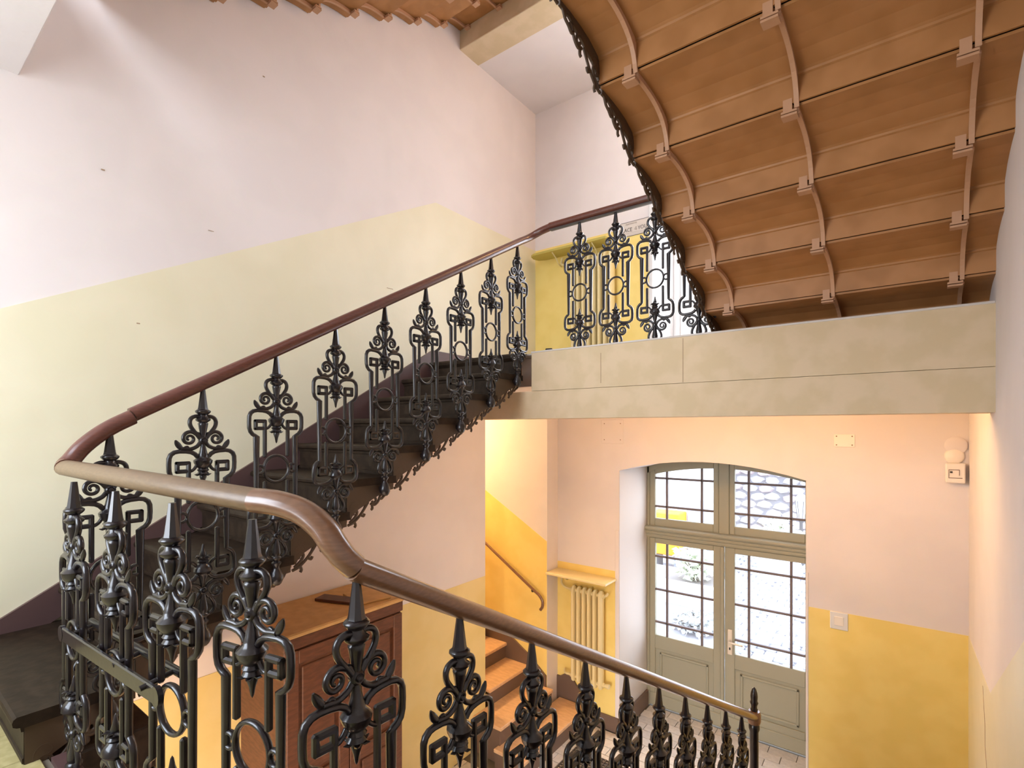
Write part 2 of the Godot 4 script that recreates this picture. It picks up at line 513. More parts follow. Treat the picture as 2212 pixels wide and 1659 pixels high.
	var ft := [[0.0, 1.012], [0.014, 1.012], [0.022, 1.004], [0.029, 0.988], [0.029, 0.970], [0.022, 0.952], [0.014, 0.940], [0.012, 0.930], [0.020, 0.918], [0.021, 0.912], [0.013, 0.905], [0.015, 0.898], [0.023, 0.891], [0.023, 0.886], [0.016, 0.880], [0.018, 0.872], [0.0185, 0.862], [0.010, 0.815], [0.008, 0.790]]
	var fp := PackedVector2Array()
	for q in ft: fp.append(Vector2(q[0], T - q[1]))
	mb.lathe(fp, Vector3.ZERO, 14)
	mb.box(Vector3(0, -0.055, -0.022), Vector3(0.024, 0.024, 0.03), 0.003)
	put(mb, "foot", M.iron, root)
	return root

# ------------------------------------------------------------------ flights
# mapf(s, w, y) -> point: s runs up the flight, w from the open side to the wall
func stair(called: String, label: String, n: int, T: float, R: float, y0: float, W: float, mapf: Callable, ribs: Array, fret: bool, base: Vector3, first := 0, soff := true, wmid := -1.0) -> Node3D:
	var root := thing(called, label, "staircase", base)
	for k in range(first, n):
		var yb := y0 + k * R
		var yt := y0 + (k + 1) * R
		var s0 := k * T
		var mb := MB.new()
		if k < n - 1:
			var nose := PackedVector2Array([Vector2(s0 + T + 0.012, yt), Vector2(s0 - 0.018, yt), Vector2(s0 - 0.026, yt - 0.006), Vector2(s0 - 0.029, yt - 0.016), Vector2(s0 - 0.027, yt - 0.028), Vector2(s0 - 0.018, yt - 0.034), Vector2(s0 - 0.010, yt - 0.036), Vector2(s0 - 0.008, yt - 0.050), Vector2(s0 + 0.0, yt - 0.052), Vector2(s0 + 0.0, yt - 0.040), Vector2(s0 + T + 0.012, yt - 0.040)])
			mb.prism(nose, mapf, -0.012, W)
			put(mb, "tread", M.step, root)
		else:
			mb.prism(PackedVector2Array([Vector2(s0 + 0.09, yt + 0.003), Vector2(s0 - 0.018, yt + 0.003), Vector2(s0 - 0.028, yt - 0.010), Vector2(s0 - 0.024, yt - 0.030), Vector2(s0 - 0.008, yt - 0.050), Vector2(s0, yt - 0.052), Vector2(s0, yt - 0.002), Vector2(s0 + 0.09, yt - 0.002)]), mapf, -0.012, W)
			put(mb, "landing_nosing", M.step, root)
		mb = MB.new()
		mb.prism(PackedVector2Array([Vector2(s0, yb), Vector2(s0 + 0.012, yb), Vector2(s0 + 0.012, yt - 0.002), Vector2(s0, yt - 0.002)]), mapf, 0.0, W)
		# raised rim of the cast riser
		mb.prism(PackedVector2Array([Vector2(s0 - 0.004, yb + 0.004), Vector2(s0, yb + 0.004), Vector2(s0, yb + 0.022), Vector2(s0 - 0.004, yb + 0.020)]), mapf, 0.0, W)
		put(mb, "riser", M.step, root)
		if soff:
			# cast pan under the tread and behind the riser
			mb = MB.new()
			var yl := yt - 0.055
			var pan := PackedVector2Array([Vector2(s0 + 0.022, yb - 0.044), Vector2(s0 + 0.022, yl - 0.074), Vector2(s0 + 0.029, yl - 0.070), Vector2(s0 + 0.031, yl - 0.062), Vector2(s0 + 0.040, yl - 0.056), Vector2(s0 + 0.062, yl - 0.046), Vector2(s0 + T * 0.34, yl - 0.029), Vector2(s0 + T * 0.55, yl - 0.014), Vector2(s0 + T * 0.78, yl - 0.004), Vector2(s0 + T + 0.008, yl), Vector2(s0 + T + 0.008, yl + 0.010), Vector2(s0 + 0.014, yl + 0.010), Vector2(s0 + 0.014, yb - 0.044)])
			if k == n - 1: pan = PackedVector2Array([Vector2(s0 + 0.014, yb - 0.05), Vector2(s0 + 0.022, yb - 0.05), Vector2(s0 + 0.022, yl), Vector2(s0 + 0.014, yl)])
			mb.prism(pan, mapf, 0.004, W - 0.002)
			put(mb, "soffit_panel", M.soffit, root)
			if k < n - 1:
				for w in ribs:
					# coved gusset between seam and seam with a flange along its lower edge
					mb = MB.new()
					var c0 := Vector2(s0 + 0.012, yb - 0.062)     # lower lug
					var c1 := Vector2(s0 + 0.030, yl - 0.012)     # inner corner
					var c2 := Vector2(s0 + T + 0.006, yl - 0.016) # upper lug
					var curve := []
					for i in 11:
						var t := i / 10.0
						curve.append(c0 * (1 - t) * (1 - t) + c1 * 2 * t * (1 - t) + c2 * t * t)
					var poly := PackedVector2Array()
					for q in curve: poly.append(q)
					poly.append(Vector2(s0 + T + 0.006, yl)); poly.append(Vector2(s0 + 0.022, yl)); poly.append(Vector2(s0 + 0.012, yb - 0.03))
					mb.prism(poly, mapf, w - 0.005, w + 0.005)
					for i in 10:
						var a: Vector2 = curve[i]; var b: Vector2 = curve[i + 1]
						var d := (b - a).normalized()
						var nn := Vector2(d.y, -d.x) * 0.009
						mb.prism(PackedVector2Array([a, b, b + nn, a + nn]), mapf, w - 0.008, w + 0.008)
					put(mb, "rib", M.rib, root)
					# bolted lug at the seam
					mb = MB.new()
					var lu := c2
					for q in [-0.007, -0.019]:
						mb.prism(PackedVector2Array([Vector2(lu.x - 0.020, lu.y + q), Vector2(lu.x + 0.022, lu.y + q), Vector2(lu.x + 0.022, lu.y + q + 0.008), Vector2(lu.x - 0.020, lu.y + q + 0.008)]), mapf, w - 0.050, w + 0.002)
					mb.prism(PackedVector2Array([Vector2(lu.x + 0.004, lu.y + 0.004), Vector2(lu.x + 0.018, lu.y + 0.002), Vector2(lu.x + 0.018, lu.y + 0.046), Vector2(lu.x + 0.004, lu.y + 0.040)]), mapf, w - 0.044, w - 0.014)
					put(mb, "bolted_lug", M.rib, root)
		if fret and k < n - 1:
			# cheek under the tread end, then the pierced scroll bracket on its slope
			mb = MB.new()
			var ytop := yt - 0.038
			var h := R + 0.02
			mb.prism(PackedVector2Array([Vector2(s0 + 0.002, ytop), Vector2(s0 + T, ytop), Vector2(s0 + T, ytop - 0.036), Vector2(s0 + T * 0.80, ytop - 0.042), Vector2(s0 + T * 0.68, ytop - 0.060), Vector2(s0 + T * 0.52, ytop - 0.080), Vector2(s0 + T * 0.36, ytop - 0.104), Vector2(s0 + 0.066, ytop - 0.124), Vector2(s0 + 0.036, ytop - 0.150), Vector2(s0 + 0.024, ytop - 0.170), Vector2(s0 + 0.022, yb - 0.03), Vector2(s0 + 0.002, yb - 0.03)]), mapf, -0.003, 0.006)
			put(mb, "cheek_plate", M.cheek, root)
			mb = MB.new()
			var o := Vector2(s0, ytop)
			for sc in [
				[[0.010, -0.212], [0.045, -0.200], [0.085, -0.168], [0.115, -0.132], [0.135, -0.105]],
				[[0.020, -0.200], [0.052, -0.176], [0.066, -0.150], [0.052, -0.132], [0.034, -0.140], [0.036, -0.158], [0.048, -0.156]],
				[[0.022, -0.150], [0.024, -0.118], [0.040, -0.098], [0.062, -0.100], [0.070, -0.120], [0.058, -0.132], [0.048, -0.122]],
				[[0.110, -0.138], [0.130, -0.098], [0.158, -0.078], [0.180, -0.086], [0.184, -0.106], [0.168, -0.114], [0.160, -0.102]],
				[[0.150, -0.116], [0.176, -0.124], [0.200, -0.108], [0.212, -0.082], [0.232, -0.066]],
				[[0.205, -0.090], [0.222, -0.096], [0.240, -0.082], [0.262, -0.070], [0.276, -0.048], [0.292, -0.034]],
				[[0.224, -0.052], [0.240, -0.040], [0.258, -0.046], [0.258, -0.060]],
				[[0.085, -0.165], [0.104, -0.176], [0.112, -0.164]],
				[[0.160, -0.122], [0.162, -0.142], [0.154, -0.148]],
				[[0.050, -0.200], [0.056, -0.218], [0.050, -0.228]]]:
				var pts := PackedVector3Array()
				for q in sc: pts.append(mapf.call(o.x + q[0] * T / 0.30, o.y + 0.014 + q[1] * R / 0.165, 0.002))
				mb.tube(catmull(pts, 3), 0.0076, 0.006, (mapf.call(o.x, o.y, 1.0) - mapf.call(o.x, o.y, 0.0)).normalized(), 6)
			put(mb, "scroll_bracket", M.cheek, root)
	return root

# ------------------------------------------------------------------ radiators, small fittings
func radiator(label: String, x0: float, x1: float, d: float, yt: float, yb: float, cols: int) -> Node3D:
	var root := thing("radiator", label, "radiator", P((x0 + x1) / 2, d, yb))
	var pitch := (x1 - x0) / cols
	for i in cols:
		var mb := MB.new()
		var xc := x0 + pitch * (i + 0.5)
		var py := PackedVector3Array(); var qa := PackedFloat32Array(); var qb := PackedFloat32Array()
		for q in [[0.0, 0.15, 0.012], [0.006, 0.26, 0.030], [0.022, 0.35, 0.048], [0.05, 0.385, 0.055], [0.10, 0.375, 0.055]]:
			py.append(P(xc, d, yt - q[0])); qa.append(pitch * q[1]); qb.append(q[2])
		for q in [[0.10, 0.375, 0.055], [0.05, 0.385, 0.055], [0.022, 0.35, 0.048], [0.006, 0.26, 0.030], [0.0, 0.15, 0.012]]:
			py.append(P(xc, d, yb + q[0])); qa.append(pitch * q[1]); qb.append(q[2])
		mb.tube(py, qb, qa, Vector3(1, 0, 0), 12)
		put(mb, "column", M.cream, root)
	var mc := MB.new()
	for yy in [yt - 0.05, yb + 0.05]:
		mc.tube(PackedVector3Array([P(x0 - 0.01, d, yy), P(x1 + 0.012, d, yy)]), 0.022, 0.022, Vector3(0, 1, 0), 10)
	put(mc, "header", M.cream, root)
	mc = MB.new()
	var valve := catmull(PackedVector3Array([P(x0 - 0.005, d, yt - 0.05), P(x0 - 0.09, d + 0.01, yt - 0.04), P(x0 - 0.14, d + 0.03, yt - 0.01), P(x0 - 0.145, d + 0.05, yt + 0.05)]), 5)
	mc.tube(valve, 0.012, 0.012, Vector3(0, 1, 0.2), 8)
	put(mc, "pipe", M.cream, root)
	mc = MB.new()
	mc.tube(catmull(PackedVector3Array([P(x0 - 0.005, d, yb + 0.05), P(x0 - 0.07, d, yb + 0.05), P(x0 - 0.11, d + 0.05, yb + 0.06)]), 5), 0.013, 0.013, Vector3(0, 1, 0.2), 8)
	put(mc, "pipe", M.cream, root)
	mc = MB.new()
	mc.tube(PackedVector3Array([P(x1 + 0.01, d, yb + 0.05), P(x1 + 0.035, d, yb + 0.05), P(x1 + 0.06, d, yb + 0.05)]), PackedFloat32Array([0.014, 0.024, 0.024]), PackedFloat32Array([0.014, 0.024, 0.024]), Vector3(0, 1, 0), 12)
	put(mc, "end_cap", M.cream, root)
	mc = MB.new()
	mc.tube(PackedVector3Array([P(x1 + 0.01, d, yt - 0.05), P(x1 + 0.03, d, yt - 0.04), P(x1 + 0.045, d, yt - 0.015)]), 0.012, 0.012, Vector3(0, 0, 1), 10)
	put(mc, "bleed_valve", M.cream, root)
	return root

func wall_plate(called: String, label: String, cat: String, x0: float, x1: float, d: float, y0: float, y1: float, th: float, mat: Material, screws := true) -> Node3D:
	var root := thing(called, label, cat, P((x0 + x1) / 2, d, y0))
	var mb := MB.new()
	mb.span(P(x0, d, y0), P(x1, d - th, y1), min(0.004, th * 0.4))
	put(mb, "plate", mat, root)
	if screws:
		for sx in [0.13, 0.87]:
			for sy in [0.16, 0.84]:
				mb = MB.new()
				mb.lathe(PackedVector2Array([Vector2(0.005, 0), Vector2(0.005, 0.002), Vector2(0, 0.003)]), P(lerp(x0, x1, sx), d - th + 0.0005, lerp(y0, y1, sy)), 8, Basis(Vector3(1, 0, 0), PI / 2))
				put(mb, "screw", M.screw, root)
	return root

# glazing bars and panes of one light of the house door
func glazing(root: Node3D, x0: float, x1: float, ys: Array, xm: Array, d: float, top: Callable) -> void:
	var xs := [x0] + xm + [x1]
	var mb := MB.new()
	for x in xm:
		mb.span(P(x - 0.011, d - 0.012, ys[0]), P(x + 0.011, d + 0.018, top.call(x)), 0.004)
		put(mb, "glazing_bar", M.muntin, root); mb = MB.new()
	for i in range(1, ys.size()):
		mb.span(P(x0, d - 0.012, ys[i] - 0.011), P(x1, d + 0.018, ys[i] + 0.011), 0.004)
		put(mb, "glazing_bar", M.muntin, root); mb = MB.new()
	for i in xs.size() - 1:
		for j in ys.size():
			var a: float = xs[i]; var b: float = xs[i + 1]
			var lo: float = ys[j]
			mb = MB.new()
			var pl: PackedVector2Array
			if j < ys.size() - 1:
				pl = PackedVector2Array([Vector2(a, lo), Vector2(b, lo), Vector2(b, ys[j + 1]), Vector2(a, ys[j + 1])])
			else:
				pl = PackedVector2Array([Vector2(a, lo), Vector2(b, lo)])
				for k in 5:
					var x: float = lerp(b, a, k / 4.0)
					pl.append(Vector2(x, top.call(x)))
			mb.quad(P(pl[0].x, d + 0.004, pl[0].y), P(pl[1].x, d + 0.004, pl[1].y), P(pl[2].x, d + 0.004, pl[2].y), P(pl[3 if pl.size() == 4 else 6].x, d + 0.004, pl[3 if pl.size() == 4 else 6].y))
			if pl.size() > 4:
				for k in range(2, 6):
					mb.quad(P(pl[6].x, d + 0.004, pl[6].y), P(pl[k].x, d + 0.004, pl[k].y), P(pl[k + 1 if k < 5 else 6].x, d + 0.004, pl[k + 1 if k < 5 else 6].y), P(pl[6].x, d + 0.004, pl[6].y))
			put(mb, "pane", M.glass, root)

func frame_boards(mb: MB, list: Array, d0: float, d1: float, bev := 0.006) -> void:
	for q in list: mb.span(P(q[0], d0, q[2]), P(q[1], d1, q[3]), bev)

func _ready() -> void:
	rng.seed = 4
	# ---- camera
	var cam := Camera3D.new()
	cam.name = "camera"
	cam.projection = Camera3D.PROJECTION_FRUSTUM
	cam.near = 0.05
	cam.far = 200.0
	cam.size = 1659.0 / F * 0.05
	cam.frustum_offset = Vector2(0, (925.0 - 829.5) / F * 0.05)
	cam.position = Vector3(0, EYE, 0)
	cam.rotation_degrees = Vector3(0, YAW, 0)
	add_child(cam)
	# ---- sky and exposure
	var we := WorldEnvironment.new()
	we.name = "world"
	var env := Environment.new()
	env.background_mode = Environment.BG_SKY
	var sky := Sky.new()
	var sm := ProceduralSkyMaterial.new()
	sm.sky_top_color = Color(0.80, 0.86, 0.95)
	sm.sky_horizon_color = Color(0.95, 0.96, 0.98)
	sm.ground_bottom_color = Color(0.5, 0.5, 0.5)
	sm.ground_horizon_color = Color(0.9, 0.9, 0.9)
	sm.energy_multiplier = 9.0
	sky.sky_material = sm
	env.sky = sky
	env.tonemap_mode = Environment.TONE_MAPPER_LINEAR
	env.tonemap_exposure = 1.07
	env.sdfgi_enabled = true
	env.ssao_enabled = true
	env.ssil_enabled = true
	we.environment = env
	add_child(we)
	# ---- daylight through the openings
	area("daylight_half_landing_window", P(-2.05, -1.02, 0.55), Vector3(0, 0, 0), Vector2(1.5, 1.7), Color(0.94, 0.97, 1.0), 4.6)
	area("added_upper_daylight", P(-1.75, -1.02, 3.4), Vector3(0, 0, 0), Vector2(1.5, 1.6), Color(0.94, 0.97, 1.0), 8.5)  # added source that lights the upper walls and topmost flight
	area("daylight_landing_door", P(-1.24, 5.15, 1.75), Vector3(0, PI, 0), Vector2(1.1, 2.2), Color(0.96, 0.97, 1.0), 5.0)
	area("daylight_house_door", P(-1.40, 5.33, -1.35), Vector3(0, PI, 0), Vector2(1.3, 1.8), Color(0.96, 0.97, 1.0), 0.9)
	make_materials()
	build_shell()
	build_flights()
	build_rails()
	build_house_door()
	build_ground_floor()
	build_landing()
	build_courtyard()

func area(called: String, at: Vector3, rot: Vector3, size: Vector2, col: Color, e: float) -> void:
	var l := AreaLight3D.new()
	l.name = called
	l.area_size = size
	l.light_color = col
	l.light_energy = e
	l.area_range = 30.0
	l.area_attenuation = 2.0
	l.shadow_enabled = true
	l.position = at
	l.rotation = rot
	add_child(l)

func lamp(called: String, label: String, at: Vector3, col: Color, e: float) -> void:
	var root := thing(called, label, "lamp", at)
	var mb := MB.new()
	mb.lathe(PackedVector2Array([Vector2(0, 0), Vector2(0.06, 0.006), Vector2(0.11, 0.03), Vector2(0.13, 0.07), Vector2(0.12, 0.075), Vector2(0, 0.076)]), at, 20)
	put(mb, "shade", M.lamp, root)
	mb = MB.new()
	mb.lathe(PackedVector2Array([Vector2(0.14, 0.076), Vector2(0.14, 0.092), Vector2(0, 0.094)]), at, 20)
	put(mb, "rim", M.white, root)
	var l := OmniLight3D.new()
	l.name = called + "_glow"
	l.light_color = col
	l.light_energy = e
	l.omni_range = 20.0
	l.omni_attenuation = 2.0
	l.light_size = 0.08
	l.shadow_enabled = true
	root.add_child(l)
	l.position = Vector3(0, -0.06, 0)

const XL := -3.2      # left wall
const DW := 4.71      # street wall, ground floor
const DU := 4.66      # street wall, upper floor
const DB := 3.06      # front of the landing beam
const DR := 5.41      # plane of the house door
const TOP := 5.4
const BACK := -1.15
func XR(d: float) -> float: return 0.25 + 0.03 * d
func arch(x: float) -> float:   # soffit of the door arch
	var u := (x + 1.404) / 0.816
	return -0.306 - 0.117 * u * u

func wall(called: String, label: String, mb: MB, mat: Material) -> MeshInstance3D:
	var o := put(mb, called, mat)
	structure(o, label, "wall")
	return o

func xy(d0: float) -> Callable: return func(x: float, y: float, w: float) -> Vector3: return P(x, d0 + w, y)
func dy() -> Callable: return func(d: float, y: float, w: float) -> Vector3: return P(w, d, y)

func build_shell() -> void:
	# left wall with the doorway of the side stair at its far end
	var mb := MB.new()
	var L := func(d: float, y: float, w: float) -> Vector3: return P(XL - w, d, y)
	mb.prism(PackedVector2Array([Vector2(BACK - 0.2, -3.05), Vector2(3.80, -3.05), Vector2(3.80, 0.45), Vector2(4.51, 0.45), Vector2(DW + 0.2, 0.45), Vector2(DW + 0.2, TOP), Vector2(BACK - 0.2, TOP)]), L, 0.0, 0.25)
	var wl := wall("wall_left", "tall plain wall behind the far flight, pinkish white above a pale yellow dado", mb, M.wall)
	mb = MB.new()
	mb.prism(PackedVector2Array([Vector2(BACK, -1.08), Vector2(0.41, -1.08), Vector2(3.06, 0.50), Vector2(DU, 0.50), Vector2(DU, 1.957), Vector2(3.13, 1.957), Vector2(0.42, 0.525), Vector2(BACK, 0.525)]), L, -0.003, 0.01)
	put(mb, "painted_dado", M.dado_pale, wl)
	mb = MB.new()
	mb.prism(PackedVector2Array([Vector2(BACK, -3.05), Vector2(3.797, -3.05), Vector2(3.797, -1.434), Vector2(BACK, -1.434)]), L, -0.003, 0.01)
	put(mb, "painted_dado", M.dado_hall_daylit, wl)
	# right wall, slightly out of square
	mb = MB.new()
	var Rm := func(d: float, y: float, w: float) -> Vector3: return P(XR(d) + w, d, y)
	mb.prism(PackedVector2Array([Vector2(BACK - 0.2, -3.05), Vector2(DW + 0.2, -3.05), Vector2(DW + 0.2, TOP), Vector2(BACK - 0.2, TOP)]), Rm, 0.0, 0.25)
	var wr := wall("wall_right", "narrow strip of cream wall at the right edge beside the door wall", mb, M.wall)
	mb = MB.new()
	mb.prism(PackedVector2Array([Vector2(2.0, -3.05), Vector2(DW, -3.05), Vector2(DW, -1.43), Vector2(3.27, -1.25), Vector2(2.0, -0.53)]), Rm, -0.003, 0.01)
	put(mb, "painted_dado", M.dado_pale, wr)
	# back wall behind the viewer with a window, another added above for light
	mb = MB.new()
	for q in [[XL, -2.85, -1.33, 2.0], [-1.25, 0.3, -1.33, 2.0], [-2.85, -1.25, -1.33, -0.35], [-2.85, -1.25, 1.45, 2.0], [XL, -2.55, 2.0, TOP], [-0.95, 0.3, 2.0, TOP], [-2.55, -0.95, 2.0, 2.55], [-2.55, -0.95, 4.25, TOP]]:
		mb.span(P(q[0], BACK, q[2]), P(q[1], BACK - 0.25, q[3]))
	wall("wall_back", "wall behind the half landing with a tall window and one added above it for light", mb, M.wall)
	for y0 in [-0.35, 2.55]:
		var w := Node3D.new()
		w.name = "window_1" if y0 < 0 else "window_2"  # the upper window is unseen, added to light the space above
		add_child(w, true)
		var xo: float = -0.3 if y0 < 0 else 0.0
		w.position = P(-1.75 + xo, BACK - 0.1, y0)
		structure(w, "unseen white casement window over the %s half landing" % ("lower" if y0 < 0 else "upper"), "window")
		var y1: float = y0 + (1.8 if y0 < 0 else 1.7)
		mb = MB.new()
		frame_boards(mb, [[-2.55 + xo, -2.49 + xo, y0, y1], [-1.01 + xo, -0.95 + xo, y0, y1], [-2.49 + xo, -1.01 + xo, y0, y0 + 0.07], [-2.49 + xo, -1.01 + xo, y1 - 0.07, y1], [-1.78 + xo, -1.72 + xo, y0 + 0.07, y1 - 0.07]], BACK - 0.06, BACK - 0.13)
		put(mb, "frame", M.white, w)
		for xx in [[-2.49 + xo, -1.78 + xo], [-1.72 + xo, -1.01 + xo]]:
			mb = MB.new()
			mb.quad(P(xx[0], BACK - 0.1, y0 + 0.07), P(xx[1], BACK - 0.1, y0 + 0.07), P(xx[1], BACK - 0.1, y1 - 0.07), P(xx[0], BACK - 0.1, y1 - 0.07))
			put(mb, "pane", M.glass, w)
	mb = MB.new()
	for q in [[2.60, 1.10, 2.66, 1.104], [0.95, 0.55, 0.965, 0.556], [0.80, 1.30, 0.815, 1.306], [1.62, 2.22, 1.632, 2.226], [1.30, 1.15, 1.33, 1.153]]:
		mb.span(P(XL + 0.0031, q[0], q[1]), P(XL + 0.0045, q[2], q[3]))
	put(mb, "scuff", M.hairline, wl)
	mb = MB.new()
	for q in [[3.62, -1.35, 3.50, -1.50], [3.50, -1.50, 3.49, -1.60], [3.49, -1.60, 3.36, -1.72], [3.36, -1.72, 3.34, -1.80]]:
		mb.tube(PackedVector3Array([P(XR(q[0]) - 0.003, q[0], q[1]), P(XR(q[2]) - 0.003, q[2], q[3])]), 0.0025, 0.002, Vector3(1, 0, 0), 5)
	put(mb, "crack", M.hairline, wr)
	# street wall, ground floor, with the arched door recess
	mb = MB.new()
	var pts := PackedVector2Array([Vector2(-2.94, 0.32), Vector2(-2.94, -3.05), Vector2(-2.22, -3.05)])
	for i in 13:
		var x: float = lerp(-2.22, -0.588, i / 12.0)
		pts.append(Vector2(x, arch(x)))
	for q in [Vector2(-0.588, -3.05), Vector2(0.62, -3.05), Vector2(0.62, 0.32)]: pts.append(q)
	mb.prism(pts, xy(DW), 0.0, DR + 0.08 - DW)
	var wf := wall("wall_front", "cream wall with a yellow dado round the arched house door", mb, M.wall)
	mb = MB.new()
	mb.prism(PackedVector2Array([Vector2(-0.584, -3.05), Vector2(0.392, -3.05), Vector2(0.392, -1.434), Vector2(-0.584, -1.434)]), xy(DW), -0.003, 0.01)
	put(mb, "painted_dado", M.dado_yellow, wf)
	mb = MB.new()
	mb.prism(PackedVector2Array([Vector2(-2.94, -3.05), Vector2(-2.222, -3.05), Vector2(-2.222, -1.434), Vector2(-2.94, -1.434)]), xy(DW), -0.003, 0.01)
	put(mb, "painted_dado", M.dado_yellow, wf)
	# lining of the recess: pale plaster
	for sx in [[-2.223, -2.216], [-0.592, -0.584]]:
		mb = MB.new()
		mb.span(P(sx[0], DW + 0.001, -3.05), P(sx[1], DR + 0.06, arch(sx[0] if sx[0] < -1 else sx[1]) - 0.002))
		put(mb, "reveal_lining", M.reveal, wf)
	# plaster bead up to shoulder height on both arrises
	for sx in [[-2.262, -2.220, -1.02], [-0.590, -0.572, -1.16]]:
		mb = MB.new()
		mb.span(P(sx[0], DW + 0.02, -2.9), P(sx[1], DW - 0.008, sx[2]), 0.004)
		put(mb, "corner_bead", M.wall, wf)
	# outer skin above the recess so that no daylight slips past the slab
	# street wall, upper floor, with the landing door recess
	mb = MB.new()
	for q in [[XL - 0.2, -1.87, 0.32, TOP], [-0.62, 0.62, 0.32, TOP], [-1.87, -0.62, 3.05, TOP], [-1.87, -0.62, 0.32, 0.53]]:
		mb.span(P(q[0], DU, q[2]), P(q[1], DU + 0.72, q[3]))
	var wu := wall("wall_far", "upper wall of the landing, cream with a yellow dado and shelf", mb, M.wall)
	mb = MB.new()
	mb.prism(PackedVector2Array([Vector2(XL, 0.5), Vector2(-1.875, 0.5), Vector2(-1.875, 1.957), Vector2(XL, 1.957)]), xy(DU), -0.003, 0.01)
	put(mb, "painted_dado", M.dado_yellow, wu)
	mb = MB.new()
	mb.span(P(-1.875, DU + 0.002, 0.53), P(-1.865, DU + 0.66, 3.05))
	put(mb, "reveal_lining", M.white, wu)
	# passage of the side stair: near, far, end walls and its ceiling
	mb = MB.new()
	mb.span(P(-2.94, 4.50, -3.05), P(-7.0, 4.72, 0.6))
	var wp := wall("wall_passage", "bright yellow wall of the side stair passage with a sloping dado", mb, M.wall)
	mb = MB.new()
	mb.prism(PackedVector2Array([Vector2(-2.943, -3.05), Vector2(-2.943, -1.19), Vector2(-3.78, -0.714), Vector2(-7.0, 1.1 - 0.6), Vector2(-7.0, -3.05)]), xy(4.50), -0.003, 0.01)
	put(mb, "painted_dado", M.dado_yellow, wp)
	mb = MB.new()
	mb.span(P(XL - 0.24, 3.80, -3.05), P(-7.0, 3.6, 0.6))
	mb.span(P(-7.0, 3.6, -3.05), P(-7.2, 4.72, 0.6))
	mb.span(P(XL - 0.24, 3.6, 0.45), P(-7.2, 4.72, 0.62))
	wall("wall_side_passage", "inner walls of the side stair passage", mb, M.wall)
	# ceilings, slabs
	mb = MB.new()
	mb.span(P(XL - 0.3, BACK - 0.3, TOP), P(0.8, DU + 0.8, TOP + 0.2))
	structure(put(mb, "ceiling", M.ceiling), "top ceiling of the stairwell", "ceiling")
	mb = MB.new()
	mb.span(P(XL - 0.02, 3.45, 3.47), P(0.39, DU + 0.02, 3.80), 0.004)
	structure(put(mb, "ceiling", M.wall), "pale ceiling over the upper landing", "ceiling")
	mb = MB.new()
	mb.span(P(XL - 0.02, 3.44, 3.466), P(0.36, 3.70, 3.853), 0.004)
	tag(put(mb, "beam", M.beam), "cream beam high up at the head of the topmost flight", "beam")
	mb = MB.new()
	mb.span(P(XL - 0.02, BACK - 0.02, 1.61), P(0.24, 0.50, 2.22), 0.004)
	structure(put(mb, "ceiling", M.wall), "cream underside of the half landing overhead", "ceiling")
	# landing slab and its front beam
	mb = MB.new()
	mb.span(P(XL - 0.02, DB + 0.20, 0.325), P(0.39, DU + 0.1, 0.545))
	structure(put(mb, "floor", M.ceiling), "landing slab over the hall", "floor")
	var bm := thing("beam", "long cream beam carrying the landing across the hall above the house door", "beam", P(-0.9, DB + 0.12, 0.07))
	mb = MB.new()
	mb.prism(PackedVector2Array([Vector2(-2.135, 0.272), Vector2(0.342, 0.272), Vector2(0.342, 0.554), Vector2(-2.135, 0.554)]), xy(DB), 0.0, 0.24)
	put(mb, "upper_fascia", M.beam, bm)
	mb = MB.new()
	mb.prism(PackedVector2Array([Vector2(-2.135, 0.070), Vector2(0.342, 0.070), Vector2(0.342, 0.270), Vector2(-2.135, 0.270)]), xy(DB), 0.004, 0.24)
	mb.prism(PackedVector2Array([Vector2(XL, 0.070), Vector2(-2.135, 0.070), Vector2(-2.135, 0.270), Vector2(XL, 0.270)]), xy(DB), 0.02, 0.24)
	put(mb, "lower_fascia", M.beam, bm)
	mb = MB.new()
	mb.span(P(-2.14, DB - 0.004, 0.548), P(0.342, DB + 0.10, 0.560), 0.003)
	put(mb, "nosing", M.reveal, bm)
	# two hairline joints in the fascia
	for q in [[-1.576, 0.30, 0.50], [-1.03, 0.275, 0.54]]:
		mb = MB.new()
		mb.span(P(q[0], DB - 0.0008, q[1]), P(q[0] + 0.004, DB + 0.002, q[2]))
		put(mb, "crack", M.hairline, bm)
	# half landing
	mb = MB.new()
	mb.span(P(XL - 0.02, BACK - 0.02, -1.33), P(0.26, 0.42, -1.09))
	var hl := put(mb, "floor", M.grout)
	structure(hl, "half landing of pale yellowish tiles at the foot of the far flight", "floor")
	for i in 15:
		for j in 6:
			var x0 := XL + 0.002 + i * 0.232
			var d1 := 0.40 - j * 0.25
			mb = MB.new()
			mb.span(P(x0, d1, -1.092), P(min(x0 + 0.228, 0.24), d1 - 0.246, -1.08), 0.002)
			put(mb, "tile", M.tile_cream, hl)
	mb = MB.new()
	mb.prism(PackedVector2Array([Vector2(-2.2, 0.42), Vector2(-0.90, 0.42), Vector2(-0.90, 0.61), Vector2(-1.12, 0.56), Vector2(-1.40, 0.505), Vector2(-1.72, 0.478), Vector2(-2.2, 0.466)]), func(u: float, v: float, w: float) -> Vector3: return P(u, v, w), -1.33, -1.072)
	put(mb, "edge_beam", M.string, hl)
	mb = MB.new()
	mb.span(P(XL + 0.01, 0.42, -1.33), P(-2.21, 0.72, -1.10), 0.006)
	put(mb, "edge_beam", M.step, hl)

